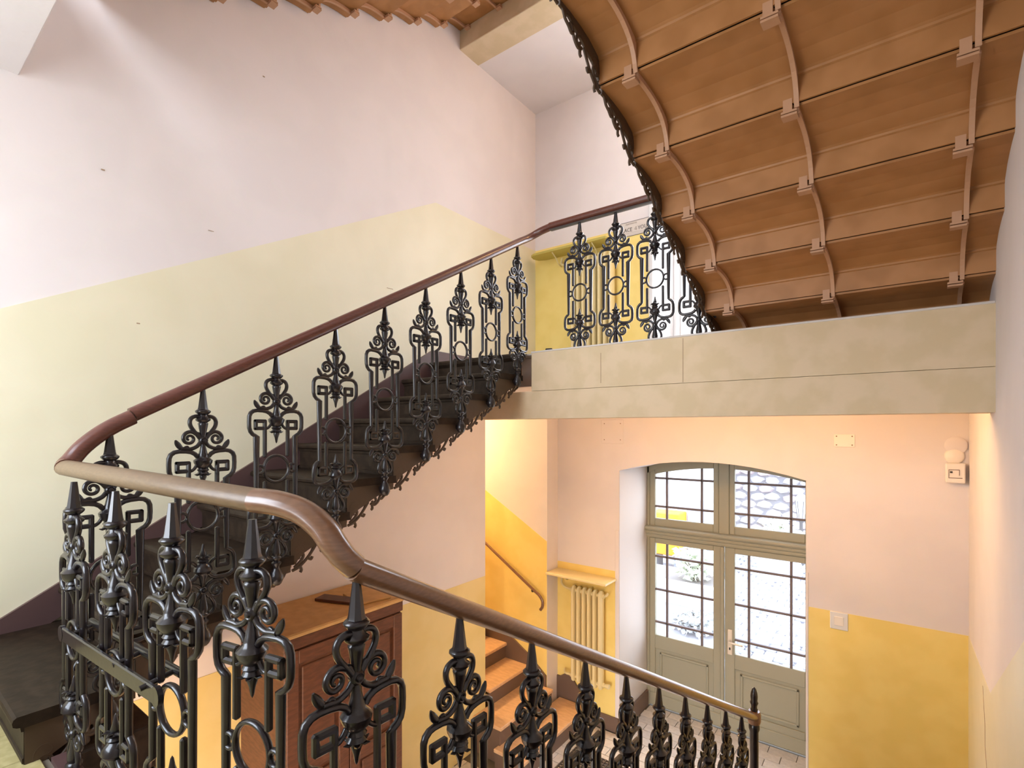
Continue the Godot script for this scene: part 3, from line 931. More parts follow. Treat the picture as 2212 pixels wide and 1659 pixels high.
func build_flights() -> void:
	# far flight along the left wall
	var f1 := func(s: float, y: float, w: float) -> Vector3: return P(-2.235 - w, 0.36 + s, y)
	stair("stair_flight", "far iron flight of dark brown steps rising along the pale left wall to the landing", 10, 0.30, 0.1634, -1.08, 0.965, f1, [0.14, 0.52, 0.86], true, P(-2.7, 0.41, -1.08))
	var mb := MB.new()
	var L := func(d: float, y: float, w: float) -> Vector3: return P(XL + w, d, y)
	mb.prism(PackedVector2Array([Vector2(BACK, -1.08), Vector2(0.30, -1.08), Vector2(3.05, 0.40), Vector2(DU, 0.54), Vector2(DU, 0.645), Vector2(3.08, 0.668), Vector2(0.40, -0.870), Vector2(0.30, -0.92), Vector2(BACK, -0.92)]), L, 0.0, 0.022)
	var wsb := put(mb, "trim_1", M.string)
	structure(wsb, "dark brown sloping skirting board along the left wall beside the far flight", "skirting")
	# flight overhead, from the landing up towards the viewer
	var f2 := func(s: float, y: float, w: float) -> Vector3:
		var d := 3.356 - s
		var xo := -0.898 - 0.057 * (3.06 - d)
		return P(xo + w * (XR(d) + 0.004 - xo) / 1.24, d, y)
	stair("stair_flight", "iron flight overhead seen from below, tan panels between curved ribs, at the upper right", 9, 0.296, 0.176, 0.554, 1.24, f2, [0.155, 0.635, 1.125], true, P(-0.3, 3.356, 0.554), 0)
	# topmost flight over the far one
	var f3 := func(s: float, y: float, w: float) -> Vector3: return P(-2.235 - w, 0.72 + s, y)
	stair("stair_flight", "topmost iron flight seen from below at the top edge against the left wall", 10, 0.30, 0.1633, 2.22, 0.963, f3, [0.14, 0.52, 0.88], true, P(-2.7, 0.72, 2.22), 0)
	# flight down to the hall: out of the picture, under its handrail
	var f0 := func(s: float, y: float, w: float) -> Vector3:
		var d := 3.81 - s
		var xo := -0.945 + 0.053 * d
		return P(xo + 0.045 + w * (XR(d) - 0.015 - xo - 0.045) / 1.1, d, y)
	stair("stair_flight", "lower flight going down to the hall under the near handrail", 12, 0.30, 0.1642, -3.05, 1.1, f0, [], false, P(-0.3, 3.81, -3.05), 0, false)

const ORD := ["first", "second", "third", "fourth", "fifth", "sixth", "seventh", "eighth", "ninth", "tenth"]
func build_rails() -> void:
	var b0 := make_baluster()
	# far flight: nine, on the open side
	for i in 9:
		var d := 0.575 + 0.2995 * i
		var at := P(-2.198, d, -0.016 + 0.1664 * i - 0.92)
		var lab: String = "ornate dark iron baluster of the far flight, %s one up from the handrail's bend" % ORD[i]
		if i == 0:
			b0.position = at; b0.rotation.y = PI / 2; b0.set_meta("label", lab); b0.set_meta("group", "balusters of the far flight")
		else:
			copy_of(b0, at, PI / 2, lab, "balusters of the far flight")
	# landing: four along the beam
	var xs := [-1.786, -1.510, -1.237, -0.961]
	for i in 4:
		copy_of(b0, P(xs[i], 3.15, 1.452 - 0.92), 0.0, "ornate dark iron baluster on the landing above the beam, %s from the far flight's head" % ORD[i], "balusters on the landing")
	# half landing: four under the level pale rail
	var hl := [[-2.085, 0.453, -0.176], [-1.725, 0.464, -0.180], [-1.405, 0.490, -0.187], [-1.125, 0.547, -0.205]]
	for i in 4:
		copy_of(b0, P(hl[i][0], hl[i][1], hl[i][2] - 0.92), [0.03, 0.06, 0.13, 0.19][i], "glossy near iron baluster under the level pale rail, %s from the handrail's bend" % ORD[i], "balusters at the half landing")
	# near flight going down: ten
	for i in 10:
		var d := 0.66 + 0.30 * i
		copy_of(b0, P(-0.945 + 0.053 * d, d, -0.325 - 0.1616 * i - 0.92), PI / 2 - 0.053, "dark iron baluster of the lower flight, %s one down under the near sloping handrail" % ORD[i], "balusters of the lower flight")
	# ---- handrail: one thing, its lengths as parts
	var hr := thing("handrail", "brown wooden handrail running up from the newel, round the bend and on to the landing", "handrail", P(-0.93, 0.454, -0.13))
	var segs := []
	# lower flight
	var a := PackedVector3Array()
	for i in 12:
		var d: float = lerp(0.650, 3.61, i / 11.0)
		a.append(P(-0.945 + 0.053 * d, d, -0.298 - 0.5387 * (d - 0.66)))
	segs.append([a, M.rail_mid, 0.031, 0.026])
	# swan neck
	segs.append([catmull(PackedVector3Array([P(-1.115, 0.549, -0.157), P(-1.06, 0.570, -0.161), P(-1.005, 0.594, -0.177), P(-0.958, 0.611, -0.208), P(-0.932, 0.620, -0.240), P(-0.917, 0.634, -0.268), P(-0.911, 0.655, -0.291)]), 6), M.rail_mid, 0.031, 0.027])
	# level pale length
	segs.append([catmull(PackedVector3Array([P(-2.185, 0.453, -0.130), P(-1.75, 0.463, -0.133), P(-1.40, 0.491, -0.141), P(-1.112, 0.550, -0.157)]), 4), M.rail_pale, 0.030, 0.026])
	# bend up into the far flight
	segs.append([catmull(PackedVector3Array([P(-2.170, 0.452, -0.128), P(-2.196, 0.458, -0.122), P(-2.204, 0.474, -0.102), P(-2.204, 0.500, -0.066), P(-2.201, 0.540, -0.026), P(-2.199, 0.585, 0.008), P(-2.198, 0.640, 0.040)]), 6), M.rail, 0.030, 0.027])
	a = PackedVector3Array()
	for i in 10:
		var d: float = lerp(0.64, 3.0, i / 9.0)
		a.append(P(-2.198, d, 0.012 + 0.5556 * (d - 0.575)))
	segs.append([a, M.rail, 0.030, 0.026])
	segs.append([catmull(PackedVector3Array([P(-2.198, 3.0, 1.3595), P(-2.195, 3.07, 1.397), P(-2.175, 3.125, 1.432), P(-2.11, 3.148, 1.462), P(-2.02, 3.15, 1.476)]), 6), M.rail, 0.030, 0.026])
	segs.append([PackedVector3Array([P(-2.03, 3.15, 1.478), P(-1.5, 3.15, 1.478), P(-0.95, 3.15, 1.478), P(-0.90, 3.15, 1.478)]), M.rail, 0.031, 0.027])
	for s in segs:
		var mb := MB.new()
		mb.tube(s[0], s[2], s[3], Vector3(0, 1, 0), 16)
		put(mb, "rail_length", s[1], hr)
	# iron flat under the rail
	var mb := MB.new()
	mb.tube(PackedVector3Array([P(-2.03, 3.15, 1.449), P(-0.92, 3.15, 1.449)]), 0.022, 0.004, Vector3(0, 1, 0), 8)
	put(mb, "iron_flat", M.lead, hr)
	# ---- newel post at the bottom
	var nd := 3.63
	var nx := -0.945 + 0.053 * nd
	var nw := thing("newel_post", "slender dark iron newel post with a bullet finial at the foot of the near handrail", "newel post", P(nx, nd, -3.05))
	mb = MB.new()
	mb.lathe(PackedVector2Array([Vector2(0.075, 0), Vector2(0.075, 0.03), Vector2(0.05, 0.06), Vector2(0.036, 0.10), Vector2(0.028, 0.16), Vector2(0.027, 1.06), Vector2(0.034, 1.08), Vector2(0.034, 1.10), Vector2(0.024, 1.12), Vector2(0, 1.12)]), P(nx, nd, -3.05), 16)
	put(mb, "shaft", M.iron, nw)
	mb = MB.new()
	mb.lathe(PackedVector2Array([Vector2(0.036, 1.115), Vector2(0.042, 1.135), Vector2(0.042, 1.175), Vector2(0.034, 1.195), Vector2(0, 1.197)]), P(nx, nd, -3.05), 16)
	put(mb, "rail_socket", M.rail_mid, nw)
	mb = MB.new()
	mb.lathe(PackedVector2Array([Vector2(0.020, 1.195), Vector2(0.024, 1.205), Vector2(0.018, 1.215), Vector2(0.020, 1.235), Vector2(0.026, 1.25), Vector2(0.020, 1.262), Vector2(0.023, 1.29), Vector2(0.020, 1.315), Vector2(0.012, 1.34), Vector2(0, 1.352)]), P(nx, nd, -3.05), 16)
	put(mb, "finial", M.iron, nw)
	# ---- flat iron bar tying the near balusters' rings together
	mb = MB.new()
	mb.box(P(-1.745, 0.442, -0.640), Vector3(0.70, 0.042, 0.012), 0.003, Basis(Vector3(0, 1, 0), 0.055))
	for x in [-2.08, -1.41]:
		mb.lathe(PackedVector2Array([Vector2(0.024, -0.006), Vector2(0.024, 0.006), Vector2(0, 0.006)]), P(x, 0.442 + (x + 1.745) * 0.055, -0.640), 14, Basis(Vector3(1, 0, 0), PI / 2))
	var sb := thing("tie_bar", "flat dark iron bar fixed across the rings of the near balusters", "iron bar", P(-1.745, 0.442, -0.64))
	put(mb, "flat_bar", M.iron, sb)
	mb = MB.new()
	mb.tube(PackedVector3Array([P(-2.05, 0.488, -0.615), P(-1.43, 0.520, -0.615)]), 0.010, 0.011, Vector3(0, 1, 0), 10)
	put(mb, "round_rod", M.iron, sb)
	for x in [-2.02, -1.66, -1.46]:
		mb = MB.new()
		mb.tube(PackedVector3Array([P(x, 0.44, -0.63), P(x, 0.51, -0.615)]), 0.007, 0.007, Vector3(0, 1, 0), 8)
		put(mb, "pin", M.iron, sb)

func build_house_door() -> void:
	var d := DR
	var fr := thing("door_1", "olive grey glazed double house door under an arched transom window", "door", P(-1.404, d, -3.05))
	structure(fr)
	var mb := MB.new()
	# outer frame following the arch
	var xl := -2.214; var xr := -0.594
	frame_boards(mb, [[xl, -2.185, -3.05, -0.42], [-0.623, xr, -3.05, -0.42], [-1.452, -1.352, -1.08, -0.33]], d - 0.01, d + 0.06)
	var ap := PackedVector2Array()
	for i in 13:
		var x: float = lerp(xl, xr, i / 12.0)
		ap.append(Vector2(x, arch(x) + 0.005))
	for i in 13:
		var x: float = lerp(xr, xl, i / 12.0)
		ap.append(Vector2(x, arch(x) - 0.075 + (0.028 if absf(x + 1.404) < 0.72 else 0.0)))
	mb.prism(ap, xy(d), -0.01, 0.06)
	put(mb, "frame", M.door, fr)
	# transom ledge: stepped moulding
	mb = MB.new()
	var prof := PackedVector2Array([Vector2(0.05, -1.195), Vector2(-0.015, -1.195), Vector2(-0.022, -1.180), Vector2(-0.022, -1.160), Vector2(-0.040, -1.150), Vector2(-0.045, -1.135), Vector2(-0.040, -1.122), Vector2(-0.060, -1.112), Vector2(-0.072, -1.095), Vector2(-0.072, -1.080), Vector2(-0.062, -1.072), Vector2(0.05, -1.060)])
	mb.prism(prof, func(u: float, y: float, w: float) -> Vector3: return P(w, d + u, y), -2.235, -0.590)
	put(mb, "transom_ledge", M.door, fr)
	# transom sashes
	var top := func(x: float) -> float: return arch(x) - 0.105
	for s in [[-2.185, -2.124, -1.507, -1.452, [-1.994, -1.624]], [-1.352, -1.301, -0.684, -0.623, [-1.171, -0.801]]]:
		mb = MB.new()
		frame_boards(mb, [[s[0], s[1], -1.07, arch((s[0] + s[1]) / 2) - 0.03], [s[2], s[3], -1.07, arch((s[2] + s[3]) / 2) - 0.03], [s[1], s[2], -1.07, -0.985]], d - 0.002, d + 0.045)
		var tp := PackedVector2Array()
		for i in 7:
			var x: float = lerp(s[1], s[2], i / 6.0)
			tp.append(Vector2(x, top.call(x)))
		for i in 7:
			var x: float = lerp(s[2], s[1], i / 6.0)
			tp.append(Vector2(x, arch(x) - 0.03))
		mb.prism(tp, xy(d), -0.002, 0.045)
		var sash := put(mb, "transom_sash", M.door, fr)
		glazing(sash, s[1], s[2], [-0.985, -0.853, -0.545], s[4], d + 0.01, top)
	# leaves
	var right_leaf: Node3D
	var flat_top := func(_x: float) -> float: return -1.257
	for s in [[-2.185, -2.124, -1.507, -1.408, [-1.994, -1.624]], [-1.396, -1.301, -0.684, -0.623, [-1.171, -0.801]]]:
		mb = MB.new()
		frame_boards(mb, [[s[0], s[1], -3.04, -1.20], [s[2], s[3], -3.04, -1.20], [s[1], s[2], -1.257, -1.20], [s[1], s[2], -2.41, -2.263], [s[1], s[2], -3.04, -2.83]], d, d + 0.05, 0.004)
		var leaf := put(mb, "leaf", M.door, fr)
		right_leaf = leaf
		glazing(leaf, s[1], s[2], [-2.263, -2.119, -1.763, -1.40], s[4], d + 0.015, flat_top)
		# sunk panel with a moulded border
		mb = MB.new()
		mb.span(P(s[1] - 0.01, d + 0.018, -2.84), P(s[2] + 0.01, d + 0.04, -2.40))
		var px0: float = s[1] + 0.05; var px1: float = s[2] - 0.05
		for q in [[px0, px1, -2.47, -2.445], [px0, px1, -2.80, -2.775], [px0, px0 + 0.025, -2.80, -2.445], [px1 - 0.025, px1, -2.80, -2.445]]:
			mb.span(P(q[0], d + 0.02, q[2]), P(q[1], d + 0.004, q[3]), 0.006)
		put(mb, "sunk_panel", M.door, leaf)
		mb = MB.new()
		mb.span(P(s[0], d - 0.016, -3.03), P(s[3], d + 0.01, -2.90), 0.008)
		put(mb, "kick_board", M.door, leaf)
	# meeting stile
	mb = MB.new()
	mb.span(P(-1.436, d - 0.022, -3.04), P(-1.398, d + 0.01, -1.20), 0.008)
	put(mb, "meeting_stile", M.door, fr)
	# handle
	mb = MB.new()
	mb.span(P(-1.368, d, -2.275), P(-1.322, d - 0.010, -2.02), 0.004)
	put(mb, "handle_plate", M.brass, right_leaf)
	mb = MB.new()
	mb.tube(catmull(PackedVector3Array([P(-1.345, d - 0.005, -2.135), P(-1.345, d - 0.05, -2.135), P(-1.325, d - 0.058, -2.135), P(-1.24, d - 0.056, -2.137), P(-1.215, d - 0.052, -2.140)]), 4), 0.009, 0.011, Vector3(0, 1, 0.1), 10)
	put(mb, "lever", M.brass, right_leaf)
	mb = MB.new()
	mb.span(P(-1.352, d - 0.011, -2.225), P(-1.338, d - 0.009, -2.200))
	put(mb, "keyhole", M.dark, right_leaf)

func build_ground_floor() -> void:
	var mb := MB.new()
	mb.span(P(-7.2, BACK - 0.3, -3.25), P(0.7, DR + 0.08, -3.062))
	var fl := put(mb, "floor", M.grout)
	structure(fl, "hall floor of pale running bond tiles before the house door", "floor")
	# running-bond tiles, in the part of the hall that can be looked into
	var meshes := []
	for i in 3:
		mb = MB.new()
		mb.box(Vector3.ZERO, Vector3(0.234, 0.014, 0.114), 0.002)
		var m := mesh_of(mb)
		m.surface_set_material(0, M.tile[i])
		meshes.append(m)
	for r in 17:
		var dd := DR - 0.07 - r * 0.12
		for c in 17:
			var x := -3.26 + c * 0.24 + (0.12 if r % 2 else 0.0)
			var lo := -2.585 if dd > 3.5 else XL + 0.01
			var hi := 0.33
			if dd > DW - 0.02:
				lo = -2.188; hi = -0.597
			var a := maxf(x - 0.117, lo); var b := minf(x + 0.117, hi)
			if b - a < 0.02: continue
			var pick := rng.randi() % 3
			var lift := rng.randf() * 0.001
			if b - a > 0.2339:
				share(meshes[pick], "tile", fl, P(x, dd, -3.057 + lift))
			else:
				mb = MB.new()
				mb.span(P(a, dd - 0.057, -3.064 + lift), P(b, dd + 0.057, -3.05 + lift), 0.002)
				put(mb, "tile", M.tile[pick], fl)
	# the rest of the hall floor, hidden under stairs: one plain field
	mb = MB.new()
	mb.span(P(XL, BACK, -3.062), P(0.25, 3.36, -3.052))
	put(mb, "plain_field", M.tile[1], fl)
	# skirting in the hall
	mb = MB.new()
	mb.span(P(-2.56, DW, -3.05), P(-2.22, DW - 0.022, -2.90), 0.004)
	# ramped end beside the side stair
	mb.prism(PackedVector2Array([Vector2(-2.94, -3.05), Vector2(-2.55, -3.05), Vector2(-2.55, -2.895), Vector2(-2.60, -2.84), Vector2(-2.68, -2.73), Vector2(-2.75, -2.64), Vector2(-2.80, -2.615), Vector2(-2.85, -2.63), Vector2(-2.90, -2.665), Vector2(-2.94, -2.665)]), xy(DW), -0.022, 0.0)
	structure(put(mb, "baseboard_front", M.skirting), "brown skirting with a ramped end below the hall radiator", "skirting")
	mb = MB.new()
	mb.span(P(-2.216, DW - 0.022, -3.05), P(-2.19, DR - 0.02, -2.88), 0.004)
	structure(put(mb, "baseboard_left", M.skirting), "brown skirting along the left side of the house door recess", "skirting")
	# side stair going up to the left through the wall
	var ss := thing("side_stair", "short brown stair climbing left into the bright yellow passage", "staircase", P(-3.2, 4.15, -3.05))
	for k in 9:
		var x := -2.59 - 0.30 * k
		var d0 := 3.56 if k == 0 else 3.83
		if k == 1: d0 = 3.62
		var d1 := 4.49
		if x - 0.30 > XL - 0.02 and k < 2: d1 = DW - 0.03 if k == 0 else 4.49
		mb = MB.new()
		mb.span(P(x + 0.012, d0, -3.05 + 0.168 * k), P(x, d1, -3.05 + 0.168 * (k + 1) - 0.03))
		put(mb, "riser", M.skirting, ss)
		mb = MB.new()
		mb.span(P(x + 0.03, d0 - 0.004, -3.05 + 0.168 * (k + 1) - 0.034), P(x - 0.31, d1, -3.05 + 0.168 * (k + 1)), 0.006)
		put(mb, "tread", M.wood_step, ss)
		if k < 2:
			mb = MB.new()
			mb.span(P(x, d0 + 0.004, -3.05), P(x - 0.30, d0 + 0.03, -3.05 + 0.168 * (k + 1) - 0.034))
			put(mb, "end_panel", M.skirting, ss)
	mb = MB.new()
	mb.prism(PackedVector2Array([Vector2(-2.945, -3.05), Vector2(-2.945, -2.60), Vector2(-3.15, -2.44), Vector2(-5.5, -1.10), Vector2(-5.5, -2.2), Vector2(-3.3, -3.05)]), xy(4.50), -0.022, -0.002)
	put(mb, "string_board", M.skirting, ss)
	# handrail on the passage wall
	var ph := thing("wall_handrail", "thin brown handrail sloping down the yellow passage wall", "handrail", P(-3.4, 4.44, -1.6))
	mb = MB.new()
	mb.tube(catmull(PackedVector3Array([P(-4.6, 4.43, -0.77), P(-3.78, 4.43, -1.270), P(-3.10, 4.43, -1.685), P(-3.00, 4.43, -1.745), P(-2.955, 4.43, -1.80), P(-2.955, 4.43, -1.86), P(-2.98, 4.43, -1.90)]), 6), 0.016, 0.012, Vector3(0, 0, 1), 10)
	put(mb, "rail", M.rail_mid, ph)
	for x in [-3.09, -3.95]:
		mb = MB.new()
		mb.tube(catmull(PackedVector3Array([P(x, 4.435, -1.69 + (-3.09 - x) * 0.61), P(x, 4.44, -1.73 + (-3.09 - x) * 0.61), P(x, 4.497, -1.735 + (-3.09 - x) * 0.61)]), 4), 0.007, 0.007, Vector3(1, 0, 0), 8)
		put(mb, "wall_bracket", M.iron, ph)
	# radiator under its shelf
	radiator("cream column radiator in the hall niche left of the house door", -2.715, -2.345, 4.62, -1.63, -2.62, 6)
	mb = MB.new()
	mb.span(P(-2.938, DW - 0.001, -1.528), P(-2.245, 4.46, -1.505), 0.004)
	var sh := thing("shelf", "cream shelf board above the hall radiator", "shelf", P(-2.6, 4.6, -1.528))
	put(mb, "board", M.cream, sh)
	mb = MB.new()
	mb.tube(catmull(PackedVector3Array([P(-2.80, DW - 0.002, -1.60), P(-2.80, 4.66, -1.60), P(-2.80, 4.58, -1.53)]), 4), 0.007, 0.007, Vector3(1, 0, 0), 8)
	put(mb, "bracket", M.cream, sh)
	# plates, switch, breaker box
	wall_plate("cover_plate", "square cover plate with four screws high above the radiator shelf", "cover plate", -2.412, -2.173, DW, -0.155, 0.085, 0.006, M.wall)
	wall_plate("cover_plate", "small oblong cover plate with corner screws right of the door arch", "cover plate", -0.40, -0.262, DW, -0.146, -0.047, 0.005, M.plastic)
	var sw := wall_plate("light_switch", "white square light switch right of the house door", "switch", -0.4255, -0.306, DW, -1.568, -1.434, 0.012, M.white, false)
	mb = MB.new()
	mb.span(P(-0.397, DW - 0.012, -1.535), P(-0.335, DW - 0.018, -1.467), 0.002)
	put(mb, "rocker", M.plastic, sw)
	var bb := thing("breaker_box", "small cream fuse box with a dark window near the right corner", "fuse box", P(0.318, DW, -0.378))
	mb = MB.new()
	mb.span(P(0.265, DW, -0.378), P(0.368, DW - 0.075, -0.242), 0.006)
	put(mb, "case", M.plastic, bb)
	mb = MB.new()
	for q in [[0.280, 0.352, -0.345, -0.341], [0.280, 0.338, -0.289, -0.285], [0.280, 0.283, -0.345, -0.285], [0.335, 0.338, -0.325, -0.285]]:
		mb.span(P(q[0], DW - 0.0745, q[2]), P(q[1], DW - 0.077, q[3]))
	put(mb, "window_rim", M.skirting, bb)
	mb = MB.new()
	mb.span(P(0.287, DW - 0.0745, -0.309), P(0.301, DW - 0.080, -0.297), 0.001)
	put(mb, "toggle", M.dark, bb)
	mb = MB.new()
	mb.lathe(PackedVector2Array([Vector2(0.056, 0), Vector2(0.054, 0.016), Vector2(0.046, 0.024), Vector2(0, 0.028)]), P(0.315, DW - 0.0, -0.195), 24, Basis(Vector3(1, 0, 0), PI / 2))
	tag(put(mb, "junction_lid", M.plastic), "round cream junction box lid just above the fuse box", "junction box")
	mb = MB.new()
	mb.lathe(PackedVector2Array([Vector2(0.062, 0), Vector2(0.062, 0.016), Vector2(0.052, 0.022), Vector2(0, 0.022)]), P(0.322, DW, -0.120), 24, Basis(Vector3(1, 0, 0), PI / 2))
	tag(put(mb, "blank_lid", M.wall), "round wall coloured blank lid, upper of the two above the fuse box", "junction box")
	# grate mat before the door
	var gm := thing("door_grate", "grey perforated metal scraper grate let into the hall floor", "grate", P(-2.2, 4.0, -3.05))
	mb = MB.new()
	for i in 15: mb.span(P(-2.45 + i * 0.035, 3.70, -3.05), P(-2.44 + i * 0.035, 4.25, -3.036))
	put(mb, "long_bars", M.mat_grate, gm)
	mb = MB.new()
	for i in 16: mb.span(P(-2.45, 3.70 + i * 0.036, -3.05), P(-1.95, 3.71 + i * 0.036, -3.038))
	put(mb, "cross_bars", M.mat_grate, gm)
	# wardrobe under the far flight
	var x0 := -2.65; var wd := thing("wardrobe", "brown panelled wooden cupboard standing under the far flight", "cupboard", P(-2.9, 1.87, -3.05))
	mb = MB.new()
	mb.span(P(XL + 0.03, 1.47, -3.05), P(x0 - 0.02, 2.29, -1.16), 0.006)
	put(mb, "body", M.cabinet, wd)
	mb = MB.new()
	mb.span(P(XL + 0.02, 1.455, -1.16), P(x0 + 0.006, 2.30, -1.132), 0.008)
	put(mb, "top_board", M.cabinet_top, wd)
	mb = MB.new()
	mb.span(P(x0 - 0.03, 1.46, -1.225), P(x0 - 0.004, 2.295, -1.16), 0.004)
	put(mb, "cornice", M.cabinet, wd)
	for q in [[1.475, 1.872], [1.878, 2.285]]:
		mb = MB.new()
		for e in [[q[0], q[0] + 0.07, -3.0, -1.235], [q[1] - 0.07, q[1], -3.0, -1.235], [q[0] + 0.07, q[1] - 0.07, -1.31, -1.235], [q[0] + 0.07, q[1] - 0.07, -3.0, -2.9], [q[0] + 0.07, q[1] - 0.07, -2.05, -1.97]]:
			mb.span(P(x0 - 0.02, e[0], e[2]), P(x0 + 0.0, e[1], e[3]), 0.004)
		var wl := put(mb, "door_leaf", M.cabinet, wd)
		mb = MB.new()
		mb.span(P(x0 - 0.02, q[0] + 0.095, -1.95), P(x0 - 0.008, q[1] - 0.095, -1.335), 0.008)
		put(mb, "sunk_panel", M.cabinet, wl)
		mb = MB.new()
		mb.span(P(x0 - 0.02, q[0] + 0.095, -2.88), P(x0 - 0.008, q[1] - 0.095, -2.07), 0.008)
		put(mb, "sunk_panel", M.cabinet, wl)
	# odd boards lying on top
	mb = MB.new()
	mb.box(P(-2.92, 1.98, -1.122), Vector3(0.30, 0.018, 0.10), 0.003, Basis(Vector3(0, 1, 0), 0.35))
	tag(put(mb, "loose_board", M.cabinet), "dark loose board lying on the cupboard top", "board")
	mb = MB.new()
	mb.box(P(-2.84, 2.14, -1.124), Vector3(0.26, 0.014, 0.22), 0.003, Basis(Vector3(0, 1, 0), -0.2))
	tag(put(mb, "loose_board", M.cabinet_top), "flat tan board lying at the far end of the cupboard top", "board")
	# lamps
	lamp("unseen_ceiling_lamp", "round glowing ceiling lamp under the landing near the middle of the hall", P(-1.45, 3.50, 0.23), Color(1.0, 0.78, 0.52), 0.50)
	lamp("passage_lamp", "round glowing ceiling lamp in the side stair passage", P(-4.7, 4.15, 0.355), Color(1.0, 0.84, 0.60), 3.4)
	lamp("unseen_ceiling_lamp", "added unseen ceiling lamp on the underside of the half landing", P(-1.15, -0.85, -1.425), Color(1.0, 0.795, 0.53), 5.0)  # added out of view as even fill from the viewer's side
	lamp("unseen_ceiling_lamp", "added unseen ceiling lamp under the landing near the right hand wall", P(-0.45, 3.50, 0.23), Color(1.0, 0.78, 0.52), 0.42)  # added out of view to brighten the right wall and dado
	lamp("unseen_ceiling_lamp", "added unseen ceiling lamp on the landing ceiling behind the overhead flight", P(-0.75, 4.1, 3.375), Color(1.0, 0.78, 0.52), 0.8)  # added behind the overhead flight to warm and brighten the landing

func build_landing() -> void:
	var mb := MB.new()
	# radiator and its shelf against the far wall
	radiator("cream radiator on the landing behind the iron balusters", -2.68, -2.20, 4.56, 1.74, 0.72, 8)
	var sh := thing("shelf", "long shelf board shaded olive with rounded end above the landing radiator", "shelf", P(-2.65, 4.55, 1.83))
	mb = MB.new()
	mb.prism(PackedVector2Array([Vector2(-3.05, 4.655), Vector2(-3.13, 4.62), Vector2(-3.15, 4.55), Vector2(-3.13, 4.48), Vector2(-3.08, 4.45), Vector2(-2.24, 4.45), Vector2(-2.24, 4.655)]), func(u: float, v: float, w: float) -> Vector3: return P(u, v, w), 1.828, 1.850)
	put(mb, "board", M.olive, sh)
	for x in [-2.86, -2.40]:
		mb = MB.new()
		mb.tube(catmull(PackedVector3Array([P(x, 4.655, 1.72), P(x, 4.60, 1.735), P(x, 4.55, 1.78), P(x, 4.47, 1.824)]), 5), 0.008, 0.006, Vector3(1, 0, 0), 8)
		put(mb, "bracket", M.cream, sh)
	# sign
	var sg := thing("sign", "white plaque reading PLACE 4 YOU beside the landing door", "sign", P(-2.06, DU, 1.86))
	mb = MB.new()
	mb.span(P(-2.255, DU, 1.868), P(-1.882, DU - 0.008, 2.010), 0.002)
	put(mb, "plaque", M.sign, sg)
	mb = MB.new()
	for yy in [1.868, 2.006]: mb.span(P(-2.255, DU - 0.007, yy), P(-1.882, DU - 0.0095, yy + 0.004))
	put(mb, "rule", M.print, sg)
	for q in [["PLACE", -2.122, 1.922, 0.048, M.print], ["4", -2.020, 1.922, 0.048, M.print_pale], ["YOU", -1.950, 1.922, 0.048, M.print], ["Apartments", -2.065, 1.980, 0.022, M.print_pale]]:
		var tm := TextMesh.new()
		tm.text = q[0]
		var fnt := SystemFont.new()
		fnt.font_names = PackedStringArray(["Droid Sans"])
		tm.font = fnt
		tm.font_size = 32
		tm.pixel_size = q[3] / 32.0
		tm.depth = 0.002
		tm.material = q[4]
		var o := MeshInstance3D.new()
		o.name = numbered("lettering", sg)
		o.mesh = tm
		sg.add_child(o, true)
		o.position = P(q[1], DU - 0.0095, q[2] + 0.009) - sg.position
	mb = MB.new()
	mb.span(P(-2.20, DU - 0.0075, 1.898), P(-1.93, DU - 0.009, 1.900))
	mb.span(P(-2.22, DU - 0.0075, 1.884), P(-1.92, DU - 0.009, 1.886))
	put(mb, "small_print", M.print_pale, sg)
	# landing door: white, glazed, in a deep reveal
	var dd := 5.28
	var ld := thing("door_2", "white glazed double door at the end of the landing, bright with daylight", "door", P(-1.245, dd, 0.554))
	structure(ld)
	mb = MB.new()
	frame_boards(mb, [[-1.865, -1.80, 0.554, 3.05], [-0.69, -0.625, 0.554, 3.05], [-1.80, -0.69, 2.98, 3.05]], dd - 0.03, dd + 0.06)
	put(mb, "frame", M.white, ld)
	for s in [[-1.80, -1.245], [-1.245, -0.69]]:
		mb = MB.new()
		frame_boards(mb, [[s[0], s[0] + 0.09, 0.56, 2.98], [s[1] - 0.09, s[1], 0.56, 2.98], [s[0] + 0.09, s[1] - 0.09, 2.88, 2.98], [s[0] + 0.09, s[1] - 0.09, 1.28, 1.40], [s[0] + 0.09, s[1] - 0.09, 0.56, 0.72], [s[0] + 0.09, s[1] - 0.09, 2.10, 2.14]], dd - 0.01, dd + 0.035)
		var leaf := put(mb, "leaf", M.white, ld)
		mb = MB.new()
		mb.span(P(s[0] + 0.08, dd + 0.005, 0.70), P(s[1] - 0.08, dd + 0.025, 1.30))
		mb.span(P(s[0] + 0.13, dd - 0.006, 0.78), P(s[1] - 0.13, dd + 0.01, 1.22), 0.01)
		put(mb, "door_panel", M.white, leaf)
		for yy in [[1.40, 2.10], [2.14, 2.88]]:
			mb = MB.new()
			mb.quad(P(s[0] + 0.09, dd + 0.012, yy[0]), P(s[1] - 0.09, dd + 0.012, yy[0]), P(s[1] - 0.09, dd + 0.012, yy[1]), P(s[0] + 0.09, dd + 0.012, yy[1]))
			put(mb, "pane", M.glass, leaf)
	mb = MB.new()
	mb.tube(PackedVector3Array([P(-1.285, dd - 0.01, 1.62), P(-1.285, dd - 0.055, 1.62), P(-1.40, dd - 0.06, 1.615)]), 0.009, 0.009, Vector3(0, 1, 0.1), 8)
	put(mb, "handle", M.brass, ld)
	# casing round the opening
	mb = MB.new()
	frame_boards(mb, [[-1.885, -1.845, 0.554, 3.09], [-0.645, -0.60, 0.554, 3.09], [-1.845, -0.645, 3.03, 3.09]], DU - 0.018, DU + 0.03)
